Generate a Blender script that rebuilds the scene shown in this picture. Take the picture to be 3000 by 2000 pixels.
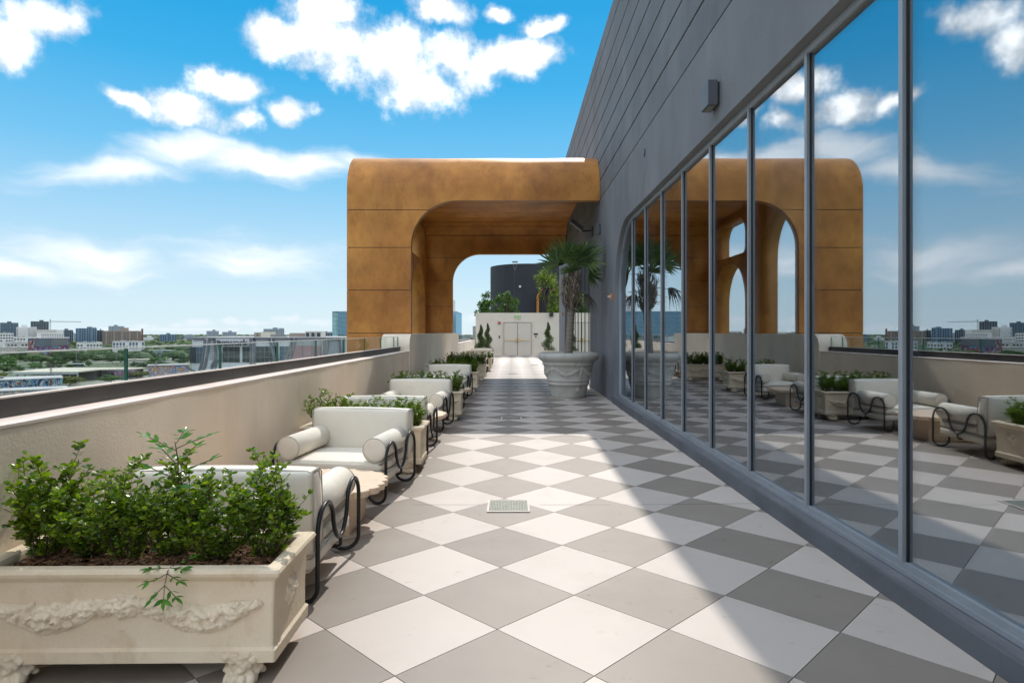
import bpy, bmesh, math, random
from mathutils import Vector, Matrix, Euler, noise as mnoise
R = math.radians
for o in list(bpy.data.objects): bpy.data.objects.remove(o, do_unlink=True)
S = bpy.context.scene
C = S.collection

# ------------------------------------------------------------------ camera
cam = bpy.data.cameras.new('camera'); co = bpy.data.objects.new('camera', cam); C.objects.link(co)
cam.sensor_width = 36.0; cam.lens = 21.66; cam.shift_x = -0.001; cam.shift_y = -0.0093
cam.clip_start = 0.05; cam.clip_end = 20000
co.location = (0, 0, 1.52); co.rotation_euler = (R(90), 0, 0)
S.camera = co

# ------------------------------------------------------------------ sun, sky, exposure
SUN = Vector((0.121, 1.11, 1.0)).normalized()
sl = bpy.data.lights.new('sun', 'SUN'); sl.energy = 2.1; sl.angle = R(0.53); sl.color = (1.0, 0.93, 0.84)
so = bpy.data.objects.new('sun', sl); C.objects.link(so)
so.rotation_euler = SUN.to_track_quat('Z', 'Y').to_euler(); so.location = (20, 60, 60)
S.view_settings.view_transform = 'Standard'; S.view_settings.look = 'None'
S.view_settings.exposure = 0.55; S.view_settings.gamma = 1.0
S.render.film_transparent = False
S.cycles.max_bounces = 8; S.cycles.transparent_max_bounces = 24; S.cycles.glossy_bounces = 6
S.cycles.diffuse_bounces = 3; S.cycles.transmission_bounces = 8
S.cycles.caustics_reflective = False; S.cycles.caustics_refractive = False
S.cycles.sample_clamp_indirect = 6.0
try:
    S.cycles.use_denoising = True
except Exception: pass

W = bpy.data.worlds.new('World'); S.world = W; W.use_nodes = True
nt = W.node_tree; nt.nodes.clear()
def wn(t, **k):
    n = nt.nodes.new(t)
    for a, b in k.items(): setattr(n, a, b)
    return n
def wl(a, b): nt.links.new(a, b)
def wmath(op, a, b=None, c=None, clamp=False):
    n = wn('ShaderNodeMath', operation=op); n.use_clamp = clamp
    for i, v in enumerate((a, b, c)):
        if v is None: continue
        if isinstance(v, (int, float)): n.inputs[i].default_value = v
        else: wl(v, n.inputs[i])
    return n.outputs[0]
def wsmooth(v, a, b):
    n = wn('ShaderNodeMapRange', interpolation_type='SMOOTHSTEP'); wl(v, n.inputs[0])
    n.inputs[1].default_value = a; n.inputs[2].default_value = b
    return n.outputs[0]
def wmix(fac, a, b, mode='MIX'):
    n = wn('ShaderNodeMix', data_type='RGBA', blend_type=mode)
    if isinstance(fac, (int, float)): n.inputs[0].default_value = fac
    else: wl(fac, n.inputs[0])
    for s, v in ((6, a), (7, b)):
        if isinstance(v, tuple): n.inputs[s].default_value = v
        else: wl(v, n.inputs[s])
    return n.outputs[2]
STR = 0.1
sky = wn('ShaderNodeTexSky', sky_type='NISHITA'); sky.sun_disc = False
sky.sun_elevation = math.asin(SUN.z); sky.sun_rotation = math.atan2(SUN.x, SUN.y)
sky.altitude = 30; sky.air_density = 1.0; sky.dust_density = 0.4; sky.ozone_density = 2.0
tc = wn('ShaderNodeTexCoord'); sep = wn('ShaderNodeSeparateXYZ'); wl(tc.outputs['Generated'], sep.inputs[0])
az = wmath('ARCTAN2', sep.outputs[0], sep.outputs[1]); el = wmath('ARCSINE', sep.outputs[2])
ramp = wn('ShaderNodeValToRGB'); cr = ramp.color_ramp
wl(wmath('DIVIDE', el, R(90)), ramp.inputs[0])
stops = [(0.0, (.70, .85, .92)), (.035, (.62, .82, .93)), (.09, (.43, .71, .92)), (.165, (.17, .55, .88)), (.24, (.045, .43, .82)), (.31, (.008, .36, .76)), (.43, (.12, .42, .76)), (.6, (.20, .45, .76)), (1.0, (.18, .40, .70))]
while len(cr.elements) < len(stops): cr.elements.new(.5)
for e, (p, c) in zip(cr.elements, stops): e.position = p; e.color = (*c, 1)
rs = wn('ShaderNodeVectorMath', operation='SCALE'); wl(ramp.outputs[0], rs.inputs[0]); rs.inputs[3].default_value = .705 / STR
base = wmix(0.97, sky.outputs[0], rs.outputs[0])
# clouds: ellipses on the sky dome (azimuth, elevation) broken up by noise, plus an unseen field outside the view that strengthens the fill light
P = wn('ShaderNodeCombineXYZ'); wl(az, P.inputs[0]); wl(el, P.inputs[1])
nz = wn('ShaderNodeTexNoise', noise_dimensions='2D'); nz.inputs['Scale'].default_value = 7; nz.inputs['Detail'].default_value = 5; wl(P.outputs[0], nz.inputs['Vector'])
off = wn('ShaderNodeVectorMath', operation='SUBTRACT'); wl(nz.outputs['Color'], off.inputs[0]); off.inputs[1].default_value = (.5, .5, .5)
osc = wn('ShaderNodeVectorMath', operation='SCALE'); wl(off.outputs[0], osc.inputs[0]); osc.inputs[3].default_value = 0.06
PW = wn('ShaderNodeVectorMath', operation='ADD'); wl(P.outputs[0], PW.inputs[0]); wl(osc.outputs[0], PW.inputs[1])
fb = wn('ShaderNodeTexNoise', noise_dimensions='2D'); fb.inputs['Scale'].default_value = 15; fb.inputs['Detail'].default_value = 9; fb.inputs['Roughness'].default_value = .62; wl(P.outputs[0], fb.inputs['Vector'])
fbm = fb.outputs['Fac']
def blobs(lst, src):
    d = None
    for a, e, ra, re, rot in lst:
        m = wn('ShaderNodeMapping', vector_type='TEXTURE'); wl(src, m.inputs[0])
        m.inputs[1].default_value = (a, e, 0); m.inputs[2].default_value = (0, 0, rot); m.inputs[3].default_value = (ra, re, 1)
        l = wn('ShaderNodeVectorMath', operation='LENGTH'); wl(m.outputs[0], l.inputs[0])
        d = l.outputs['Value'] if d is None else wmath('SMOOTH_MIN', d, l.outputs['Value'], 0.22)
    return d
CUM = [(-0.3569, 0.4229, 0.073, 0.0367, 0.0), (-0.2922, 0.4549, 0.0864, 0.0342, 0.0), (-0.2718, 0.4134, 0.1131, 0.0537, 0.0), (-0.2038, 0.4058, 0.1222, 0.0595, 0.0), (-0.1609, 0.3689, 0.1026, 0.0428, 0.0), (-0.0901, 0.4097, 0.1044, 0.0441, 0.0), (-0.0017, 0.4273, 0.1274, 0.033, 0.14), (-0.1065, 0.4743, 0.0657, 0.0253, 0.0), (-0.0294, 0.4773, 0.0332, 0.0157, 0.0), (0.0482, 0.4674, 0.0442, 0.0159, 0.0), (-0.6432, 0.388, 0.0532, 0.0323, 0.436), (-0.6744, 0.3417, 0.0406, 0.0327, 0.524), (-0.6944, 0.3517, 0.0229, 0.0263, 0.0), (-0.4901, 0.3019, 0.0776, 0.0365, 0.0), (-0.5485, 0.3076, 0.0444, 0.0198, -0.436), (-0.4324, 0.343, 0.0571, 0.0303, 0.0), (-0.4116, 0.3059, 0.0349, 0.024, 0.0), (-0.3496, 0.3202, 0.0513, 0.0197, 0.0)]
WIS = [(-0.5802, 0.2109, 0.1279, 0.0275, 0.209), (-0.4814, 0.2555, 0.1045, 0.0267, 0.175), (-0.3905, 0.2493, 0.1326, 0.0346, 0.035), (-0.3124, 0.2587, 0.0953, 0.0296, -0.052), (-0.5763, 0.1005, 0.1363, 0.0386, 0.017), (-0.4093, 0.1088, 0.1772, 0.0372, -0.017), (-0.6744, 0.0786, 0.0744, 0.0215, 0.0), (-0.2459, 0.2635, 0.0834, 0.02, -0.07)]
v1 = wmath('ADD', wmath('SUBTRACT', 1.0, blobs(CUM, PW.outputs[0])), wmath('MULTIPLY', wmath('SUBTRACT', fbm, .5), 1.55))
a1 = wsmooth(v1, 0.0, 0.75)
st = wn('ShaderNodeMapping'); wl(PW.outputs[0], st.inputs[0]); st.inputs[2].default_value = (0, 0, R(-14)); st.inputs[3].default_value = (4.5, 20, 1)
sn = wn('ShaderNodeTexNoise', noise_dimensions='2D'); sn.inputs['Scale'].default_value = 1; sn.inputs['Detail'].default_value = 8; sn.inputs['Roughness'].default_value = .55; wl(st.outputs[0], sn.inputs['Vector'])
v2 = wmath('ADD', wmath('SUBTRACT', 1.0, blobs(WIS, PW.outputs[0])), wmath('MULTIPLY', wmath('SUBTRACT', sn.outputs['Fac'], .5), 1.5))
a2 = wmath('MULTIPLY', wsmooth(v2, -.05, 1.0), 0.92)
# unseen clouds outside the view, cover and brightness raised for fill light
g1 = wn('ShaderNodeTexNoise', noise_dimensions='3D'); g1.inputs['Scale'].default_value = 3.2; g1.inputs['Detail'].default_value = 8; g1.inputs['Roughness'].default_value = .6
gm = wn('ShaderNodeMapping'); wl(tc.outputs['Generated'], gm.inputs[0]); gm.inputs[3].default_value = (1, 1, 2.0); wl(gm.outputs[0], g1.inputs['Vector'])
outside = wsmooth(wmath('ABSOLUTE', az), .74, .95)
high = wsmooth(el, .50, .62)
a3 = wmath('MULTIPLY', wsmooth(g1.outputs['Fac'], .44, .56), wmath('MAXIMUM', outside, high))
a3 = wmath('MULTIPLY', a3, wsmooth(el, 0.0, .06))
LOW = [(-0.5363, 0.0081, 0.0307, 0.0048, 0.0), (-0.4987, 0.0097, 0.0214, 0.0058, 0.0), (-0.4683, 0.0133, 0.0331, 0.0069, 0.0), (-0.4278, 0.0171, 0.0206, 0.0081, 0.0), (-0.3999, 0.0133, 0.0353, 0.0061, 0.0), (-0.3471, 0.0193, 0.0269, 0.0094, 0.0), (-0.3124, 0.0148, 0.0376, 0.0074, 0.0), (-0.0625, 0.0232, 0.0221, 0.0122, 0.0), (-0.5156, 0.0034, 0.1677, 0.0048, 0.0)]
ln = wn('ShaderNodeTexNoise', noise_dimensions='2D'); ln.inputs['Scale'].default_value = 42; ln.inputs['Detail'].default_value = 6; wl(P.outputs[0], ln.inputs['Vector'])
v4 = wmath('ADD', wmath('SUBTRACT', 1.0, blobs(LOW, P.outputs[0])), wmath('MULTIPLY', wmath('SUBTRACT', ln.outputs['Fac'], .5), 2.0))
a4 = wmath('MULTIPLY', wsmooth(v4, 0.0, .9), .62)
al = wmath('MAXIMUM', wmath('MAXIMUM', wmath('MAXIMUM', a1, a4), a2), a3)
al = wmath('MULTIPLY', al, wsmooth(el, -0.002, .004))
sf = wn('ShaderNodeTexNoise', noise_dimensions='2D'); sf.inputs['Scale'].default_value = 22; sf.inputs['Detail'].default_value = 6; wl(PW.outputs[0], sf.inputs['Vector'])
sh = wsmooth(wmath('ADD', v1, wmath('MULTIPLY', wmath('SUBTRACT', sf.outputs['Fac'], .5), 1.5)), .10, 1.75)
sh = wmath('MAXIMUM', sh, wmath('MULTIPLY', a2, .13))
sh = wmath('MAXIMUM', sh, wmath('MULTIPLY', a3, wsmooth(g1.outputs['Fac'], .45, .62)))
cc = wmix(sh, (.62 / STR, .665 / STR, .71 / STR, 1), (2.15 / STR, 2.11 / STR, 2.08 / STR, 1))
col = wmix(al, base, cc)
bg = wn('ShaderNodeBackground'); wl(col, bg.inputs[0]); bg.inputs[1].default_value = STR
wo = wn('ShaderNodeOutputWorld'); wl(bg.outputs[0], wo.inputs[0])
W.cycles.sampling_method = 'MANUAL'; W.cycles.sample_map_resolution = 512

# ------------------------------------------------------------------ materials
MATS = {}
def mat(name): 
    m = bpy.data.materials.new(name); m.use_nodes = True; MATS[name] = m
    return m, m.node_tree, m.node_tree.nodes['Principled BSDF']
def pm(name, c, rough=.6, metal=0.0, var=.12, scale=6, bump=0.0, bscale=60, stretch=(1, 1, 1), c2=None, spec=.5, rnd=0.0, detail=6, contrast=(.3, .7), bdist=.01, island=0.0, stain=None, wrinkle=None):
    """plain procedural surface: colour c drifting to c2 by noise, fine bump"""
    m, t, b = mat(name)
    L = t.links.new
    tcn = t.nodes.new('ShaderNodeTexCoord'); mp = t.nodes.new('ShaderNodeMapping'); L(tcn.outputs['Object'], mp.inputs[0]); mp.inputs[3].default_value = stretch
    n = t.nodes.new('ShaderNodeTexNoise'); n.inputs['Scale'].default_value = scale; n.inputs['Detail'].default_value = detail; n.inputs['Roughness'].default_value = .6; L(mp.outputs[0], n.inputs['Vector'])
    r = t.nodes.new('ShaderNodeMapRange'); r.inputs[1].default_value, r.inputs[2].default_value = contrast; L(n.outputs['Fac'], r.inputs[0])
    if c2 is None: c2 = tuple(max(0, x * (1 - 2 * var)) for x in c); cA = tuple(min(1, x * (1 + var)) for x in c)
    else: cA = c
    mx = t.nodes.new('ShaderNodeMix'); mx.data_type = 'RGBA'; L(r.outputs[0], mx.inputs[0]); mx.inputs[6].default_value = (*c2, 1); mx.inputs[7].default_value = (*cA, 1)
    out = mx.outputs[2]
    if rnd or island:
        hs = t.nodes.new('ShaderNodeHueSaturation')
        if island:
            g = t.nodes.new('ShaderNodeNewGeometry'); src = g.outputs['Random Per Island']; k = island
        else:
            g = t.nodes.new('ShaderNodeObjectInfo'); src = g.outputs['Random']; k = rnd
        mr = t.nodes.new('ShaderNodeMapRange'); mr.inputs[3].default_value = 1 - k; mr.inputs[4].default_value = 1 + k; L(src, mr.inputs[0]); L(mr.outputs[0], hs.inputs['Value'])
        L(out, hs.inputs['Color']); out = hs.outputs[0]
    for st_ in (stain or ()):
        sc_, lo_, hi_, cs_, st3 = st_
        mp2 = t.nodes.new('ShaderNodeMapping'); L(tcn.outputs['Object'], mp2.inputs[0]); mp2.inputs[3].default_value = st3; mp2.inputs[1].default_value = (sc_ * 1.3, 2.1, .7)
        n3 = t.nodes.new('ShaderNodeTexNoise'); n3.inputs['Scale'].default_value = sc_; n3.inputs['Detail'].default_value = 9; n3.inputs['Roughness'].default_value = .68; L(mp2.outputs[0], n3.inputs['Vector'])
        r3 = t.nodes.new('ShaderNodeMapRange'); r3.inputs[1].default_value = lo_; r3.inputs[2].default_value = hi_; L(n3.outputs['Fac'], r3.inputs[0])
        m3 = t.nodes.new('ShaderNodeMix'); m3.data_type = 'RGBA'; m3.blend_type = 'MULTIPLY'; L(r3.outputs[0], m3.inputs[0]); L(out, m3.inputs[6]); m3.inputs[7].default_value = (*cs_, 1); out = m3.outputs[2]
    L(out, b.inputs['Base Color'])
    b.inputs['Roughness'].default_value = rough; b.inputs['Metallic'].default_value = metal
    b.inputs['Specular IOR Level'].default_value = spec
    if bump:
        n2 = t.nodes.new('ShaderNodeTexNoise'); n2.inputs['Scale'].default_value = bscale; n2.inputs['Detail'].default_value = 5; L(tcn.outputs['Object'], n2.inputs['Vector'])
        bp = t.nodes.new('ShaderNodeBump'); bp.inputs['Strength'].default_value = bump; bp.inputs['Distance'].default_value = bdist; L(n2.outputs['Fac'], bp.inputs['Height']); L(bp.outputs[0], b.inputs['Normal'])
        if wrinkle:
            n4 = t.nodes.new('ShaderNodeTexNoise'); n4.inputs['Scale'].default_value = wrinkle[0]; n4.inputs['Detail'].default_value = 3; n4.inputs['Distortion'].default_value = .8; L(tcn.outputs['Object'], n4.inputs['Vector'])
            b2 = t.nodes.new('ShaderNodeBump'); b2.inputs['Strength'].default_value = wrinkle[1]; b2.inputs['Distance'].default_value = wrinkle[2]; L(n4.outputs['Fac'], b2.inputs['Height']); L(b2.outputs[0], bp.inputs['Normal'])
    return m
def leafmat(name, ca, cb, rough=.35, trans=.35):
    m, t, b = mat(name); L = t.links.new
    g = t.nodes.new('ShaderNodeNewGeometry'); rp = t.nodes.new('ShaderNodeValToRGB'); L(g.outputs['Random Per Island'], rp.inputs[0])
    rp.color_ramp.elements[0].color = (*ca, 1); rp.color_ramp.elements[1].color = (*cb, 1)
    L(rp.outputs[0], b.inputs['Base Color']); b.inputs['Roughness'].default_value = rough
    tr = t.nodes.new('ShaderNodeBsdfTranslucent'); hs = t.nodes.new('ShaderNodeHueSaturation'); hs.inputs['Value'].default_value = 1.5; hs.inputs['Saturation'].default_value = 1.1; L(rp.outputs[0], hs.inputs['Color']); L(hs.outputs[0], tr.inputs[0])
    mx = t.nodes.new('ShaderNodeMixShader'); mx.inputs[0].default_value = trans; L(b.outputs[0], mx.inputs[1]); L(tr.outputs[0], mx.inputs[2])
    L(mx.outputs[0], t.nodes['Material Output'].inputs[0])
    return m
def glassmat(name, refl, tint, rough=0.0, gcol=(.92, .96, 1.0), fres=.35, add=.5):
    """coated sheet glass: part mirror (more at grazing angles), part tinted see-through"""
    m, t, b = mat(name); L = t.links.new; t.nodes.remove(b)
    g = t.nodes.new('ShaderNodeBsdfGlossy'); g.inputs['Roughness'].default_value = rough; g.inputs[0].default_value = (*gcol, 1)
    tr = t.nodes.new('ShaderNodeBsdfTransparent'); tr.inputs[0].default_value = (*tint, 1)
    lw = t.nodes.new('ShaderNodeLayerWeight'); lw.inputs[0].default_value = fres
    mr = t.nodes.new('ShaderNodeMapRange'); mr.inputs[3].default_value = refl; mr.inputs[4].default_value = min(1, refl + add); L(lw.outputs['Fresnel'], mr.inputs[0])
    mx = t.nodes.new('ShaderNodeMixShader'); L(mr.outputs[0], mx.inputs[0]); L(tr.outputs[0], mx.inputs[1]); L(g.outputs[0], mx.inputs[2])
    L(mx.outputs[0], t.nodes['Material Output'].inputs[0])
    return m
def muralmat(name, cols, scale=.35, seed=0.0, detail=2.0):
    m, t, b = mat(name); L = t.links.new
    tcn = t.nodes.new('ShaderNodeTexCoord'); mp = t.nodes.new('ShaderNodeMapping'); mp.inputs[1].default_value = (seed, seed * .7, seed * .3); mp.inputs[3].default_value = (1, 1, .6); L(tcn.outputs['Object'], mp.inputs[0])
    n = t.nodes.new('ShaderNodeTexNoise'); n.inputs['Scale'].default_value = scale; n.inputs['Detail'].default_value = detail; n.inputs['Distortion'].default_value = 2.2; L(mp.outputs[0], n.inputs['Vector'])
    r = t.nodes.new('ShaderNodeValToRGB'); r.color_ramp.interpolation = 'CONSTANT'; L(n.outputs['Fac'], r.inputs[0])
    while len(r.color_ramp.elements) < len(cols): r.color_ramp.elements.new(.5)
    for i, (e, c) in enumerate(zip(r.color_ramp.elements, cols)): e.position = 0 if i == 0 else .30 + .42 * (i - 1) / (len(cols) - 1); e.color = (*c, 1)
    L(r.outputs[0], b.inputs['Base Color']); b.inputs['Roughness'].default_value = .8
    return m

pm('tile_light', (.60, .525, .470), .55, var=.02, scale=2.2, bump=.05, bscale=300, rnd=.055, bdist=.002, stain=[(1.1, .52, .78, (.86, .84, .82), (1, 1, 1)), (9, .62, .70, (.80, .77, .73), (1, 1, 1))])
pm('tile_dark', (.290, .246, .207), .55, var=.04, scale=2.2, bump=.06, bscale=300, rnd=.09, bdist=.002, stain=[(1.1, .52, .78, (.85, .84, .83), (1, 1, 1)), (9, .62, .70, (.76, .74, .72), (1, 1, 1))])
pm('grout', (.40, .37, .34), .9)
pm('stucco_beige', (.87, .75, .61), .85, var=.035, scale=1.6, bump=.28, bscale=60, bdist=.006, stain=[(.9, .5, .75, (.88, .85, .82), (1, 1, .25)), (3.5, .58, .72, (.90, .88, .86), (1, 1, .3))])
pm('ledge_cream', (.80, .70, .64), .8, var=.03, scale=3, bump=.2, bscale=60, stain=[(3, .52, .7, (.88, .85, .82), (1, 1, 1))])
pm('dark_metal', (.095, .088, .08), .55, .0, var=.35, scale=5, stretch=(1, .35, 1), c2=(.040, .037, .034), contrast=(.35, .75))
pm('charcoal_stucco', (.200, .203, .220), .78, scale=.8, stretch=(1, 1, .5), c2=(.125, .127, .142), bump=.28, bscale=45, contrast=(.28, .72), stain=[(1.8, .5, .72, (.82, .82, .83), (1, .6, .3))])
pm('charcoal_panel', (.172, .175, .190), .72, scale=.9, stretch=(1, 1, .6), c2=(.105, .107, .118), bump=.25, bscale=45, contrast=(.3, .7), stain=[(2.2, .5, .72, (.82, .82, .83), (1, .5, .35))])
pm('groove_dark', (.045, .042, .042), .9)
pm('curb_dark', (.105, .11, .125), .75, var=.12, scale=2.5, bump=.2, bscale=40)
pm('aluminium', (.30, .32, .35), .42, .25, var=.06, scale=3, stain=[(6, .55, .72, (.8, .8, .8), (1, 1, .3))])
pm('gasket', (.012, .012, .013), .5)
pm('gold_paint', (.68, .300, .068), .50, .14, spec=.35, scale=.8, c2=(.40, .165, .040), bump=.25, bscale=24, contrast=(.32, .66), stretch=(1, 1, .8), stain=[(.5, .45, .64, (.84, .77, .72), (1, 1, 1)), (2.6, .48, .70, (.74, .68, .66), (1, 1, .5)), (10, .58, .74, (.76, .72, .70), (1, 1, .7))])
pm('gold_dark', (.055, .045, .04), .6)
pm('cream_fabric', (.80, .745, .645), .85, var=.025, scale=2.5, bump=.14, bscale=420, bdist=.002, wrinkle=(7, .5, .014))
pm('cream_piping', (.53, .50, .44), .85, var=.03)
pm('black_tube', (.016, .016, .017), .38, .35, var=.1)
pm('travertine', (.76, .59, .43), .55, scale=5, c2=(.64, .475, .33), stretch=(1, 5, 8), contrast=(.3, .7), bump=.1, bscale=40)
pm('cast_stone', (.81, .695, .53), .85, scale=2.6, c2=(.71, .575, .405), bump=.35, bscale=55, contrast=(.22, .62), bdist=.008, stain=[(4, .54, .72, (.80, .74, .66), (1, 1, .6)), (14, .63, .72, (.62, .56, .48), (1, 1, 1))])
pm('cast_stone_relief', (.82, .715, .56), .88, scale=9, c2=(.62, .51, .37), bump=.5, bscale=90, contrast=(.25, .6), bdist=.006)
pm('urn_stone', (.62, .59, .53), .85, scale=2.2, c2=(.48, .45, .40), bump=.35, bscale=45, contrast=(.28, .68), stretch=(1, 1, .5), stain=[(5, .52, .7, (.78, .75, .72), (1, 1, .3))])
pm('soil', (.060, .036, .022), .95, var=.4, scale=30, bump=.8, bscale=60)
pm('mulch', (.25, .135, .068), .9, var=.2, scale=20, island=.55)
leafmat('boxwood_leaf', (.032, .092, .010), (.26, .37, .032), .30, .38)
leafmat('nandina_leaf', (.045, .17, .022), (.11, .30, .032), .35, .35)
pm('twig', (.095, .062, .036), .9)
leafmat('palm_leaf', (.040, .085, .035), (.15, .22, .06), .42, .3)
leafmat('palm_dead', (.050, .046, .034), (.105, .092, .062), .7, .12)
pm('palm_trunk', (.30, .255, .21), .9, scale=4, c2=(.17, .138, .11), stretch=(1, 1, 9), bump=.7, bscale=30, contrast=(.3, .65))
pm('palm_boot', (.28, .215, .16), .9, var=.3, scale=14, island=.5)
leafmat('shrub_leaf', (.020, .060, .010), (.11, .20, .025), .5, .3)
leafmat('shrub_yellow', (.06, .11, .012), (.20, .27, .03), .5, .35)
leafmat('cypress_leaf', (.022, .050, .010), (.085, .125, .022), .6, .25)
leafmat('tree_dark', (.024, .058, .016), (.075, .135, .030), .7, .25)
leafmat('tree_green', (.040, .11, .026), (.11, .21, .044), .7, .25)
leafmat('tree_yellow', (.085, .115, .020), (.18, .205, .035), .7, .3)
leafmat('tree_brown', (.055, .050, .035), (.105, .085, .055), .8, .2)
pm('trunk', (.12, .09, .065), .9)
pm('white_stucco', (.66, .585, .50), .85, var=.03, scale=1.5, bump=.2, bscale=40)
pm('door_paint', (.60, .535, .46), .55, var=.02)
pm('brass', (.70, .50, .24), .32, .75, var=.05)
pm('black_building', (.030, .032, .040), .75, scale=.8, c2=(.022, .023, .029), bump=.15, bscale=20)
pm('black_plastic', (.02, .02, .022), .5)
pm('grey_plastic', (.115, .12, .14), .5, .3, var=.05)
pm('steel_grate', (.30, .31, .26), .6, .2, var=.2, scale=40)
pm('orange_plastic', (.62, .20, .05), .5)
pm('red_plastic', (.42, .03, .03), .4)
pm('white_plastic', (.75, .74, .71), .4)
pm('green_letters', (.10, .32, .06), .5)
pm('sign_face', (.62, .70, .45), .4)
pm('interior_dark', (.06, .06, .065), .8)
pm('interior_floor', (.10, .085, .07), .45)
pm('curtain', (.86, .87, .84), .9, var=.03)
glassmat('window_glass', .38, (.80, .85, .86))
def railmat():
    m = glassmat('rail_glass', .02, (.955, .985, .975), fres=.2, add=.16); return m
railmat()
pm('glass_edge', (.03, .14, .105), .12, var=.1, spec=.8)
pm('glass_edge_sunlit', (.86, .90, .88), .3, var=.02)  # sunlight on the glass's top edge, put into a pale colour
# city
pm('city_ground', (.085, .115, .055), .95, scale=.012, c2=(.24, .235, .21), contrast=(.36, .50), detail=8)
pm('bldg_teal', (.075, .125, .155), .45, var=.1, scale=.1)  # the glass tower's own dark teal
pm('slate_conc', (.10, .13, .155), .7, var=.1, scale=.1)
pm('bldg_white', (.66, .66, .65), .8, var=.05, scale=.1)
pm('bldg_offwhite', (.52, .50, .46), .8, var=.06, scale=.1)
pm('bldg_tan', (.30, .245, .21), .8, var=.06, scale=.1)
pm('bldg_blue', (.13, .22, .31), .5, var=.08, scale=.1)
pm('bldg_bluegrey', (.15, .195, .245), .6, var=.08, scale=.1)
pm('bldg_greyblue', (.24, .29, .335), .7, var=.06, scale=.1)
pm('bldg_brick', (.17, .09, .075), .9)
pm('slab_pale', (.36, .40, .43), .8)
pm('slab_blue', (.24, .33, .40), .7)
pm('pane_dark', (.022, .030, .040), .15, var=.2, spec=.8)
pm('pane_blue', (.06, .115, .18), .15, var=.2, spec=.8)
pm('roof_cream', (.58, .54, .44), .9, var=.1, scale=.08)
pm('roof_grey', (.42, .42, .42), .9, var=.1, scale=.08)
pm('pole_grey', (.22, .22, .21), .7)
pm('asphalt', (.055, .055, .058), .9)
muralmat('mural_a', [(.02, .10, .16), (.05, .26, .36), (.25, .08, .16), (.03, .05, .12), (.45, .18, .10), (.10, .30, .40), (.35, .30, .32)], .16, 3.1)
muralmat('mural_b', [(.05, .02, .03), (.30, .10, .05), (.25, .42, .50), (.03, .03, .05), (.10, .22, .38), (.42, .40, .40), (.08, .06, .05)], .22, 7.7)
muralmat('mural_c', [(.10, .08, .16), (.12, .16, .34), (.34, .12, .12), (.16, .20, .30), (.45, .33, .30)], .25, 1.3)
muralmat('mural_d', [(.45, .16, .14), (.62, .48, .44), (.10, .26, .46), (.55, .32, .06), (.32, .10, .22), (.2, .4, .48), (.08, .06, .10)], .35, 5.2)
pm('pattern_white', (.62, .63, .66), .7, var=.03)
def strapmat():
    m, t, b = mat('pattern_strap'); L = t.links.new
    tcn = t.nodes.new('ShaderNodeTexCoord'); w = t.nodes.new('ShaderNodeTexWave'); w.wave_type = 'BANDS'; w.bands_direction = 'DIAGONAL'; w.inputs['Scale'].default_value = 1.4; L(tcn.outputs['Object'], w.inputs[0])
    r = t.nodes.new('ShaderNodeValToRGB'); L(w.outputs[0], r.inputs[0]); r.color_ramp.elements[0].position = .4; r.color_ramp.elements[0].color = (.05, .05, .065, 1); r.color_ramp.elements[1].position = .6; r.color_ramp.elements[1].color = (.25, .26, .29, 1)
    L(r.outputs[0], b.inputs['Base Color']); b.inputs['Roughness'].default_value = .7
strapmat()
pm('perforated', (.34, .36, .39), .7, var=.1, scale=4)
pm('pane_pink', (.34, .19, .22), .3, var=.15, scale=.3)
pm('sign_letters', (.012, .012, .02), .5)
glassmat('blue_curtain_wall', .30, (.02, .10, .20), gcol=(.45, .75, .95))
pm('blue_glass', (.03, .20, .42), .12, .0, var=.25, scale=.15, spec=.9)
pm('teal_glass', (.30, .52, .53), .2, .0, var=.2, scale=.3, spec=.8)

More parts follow.
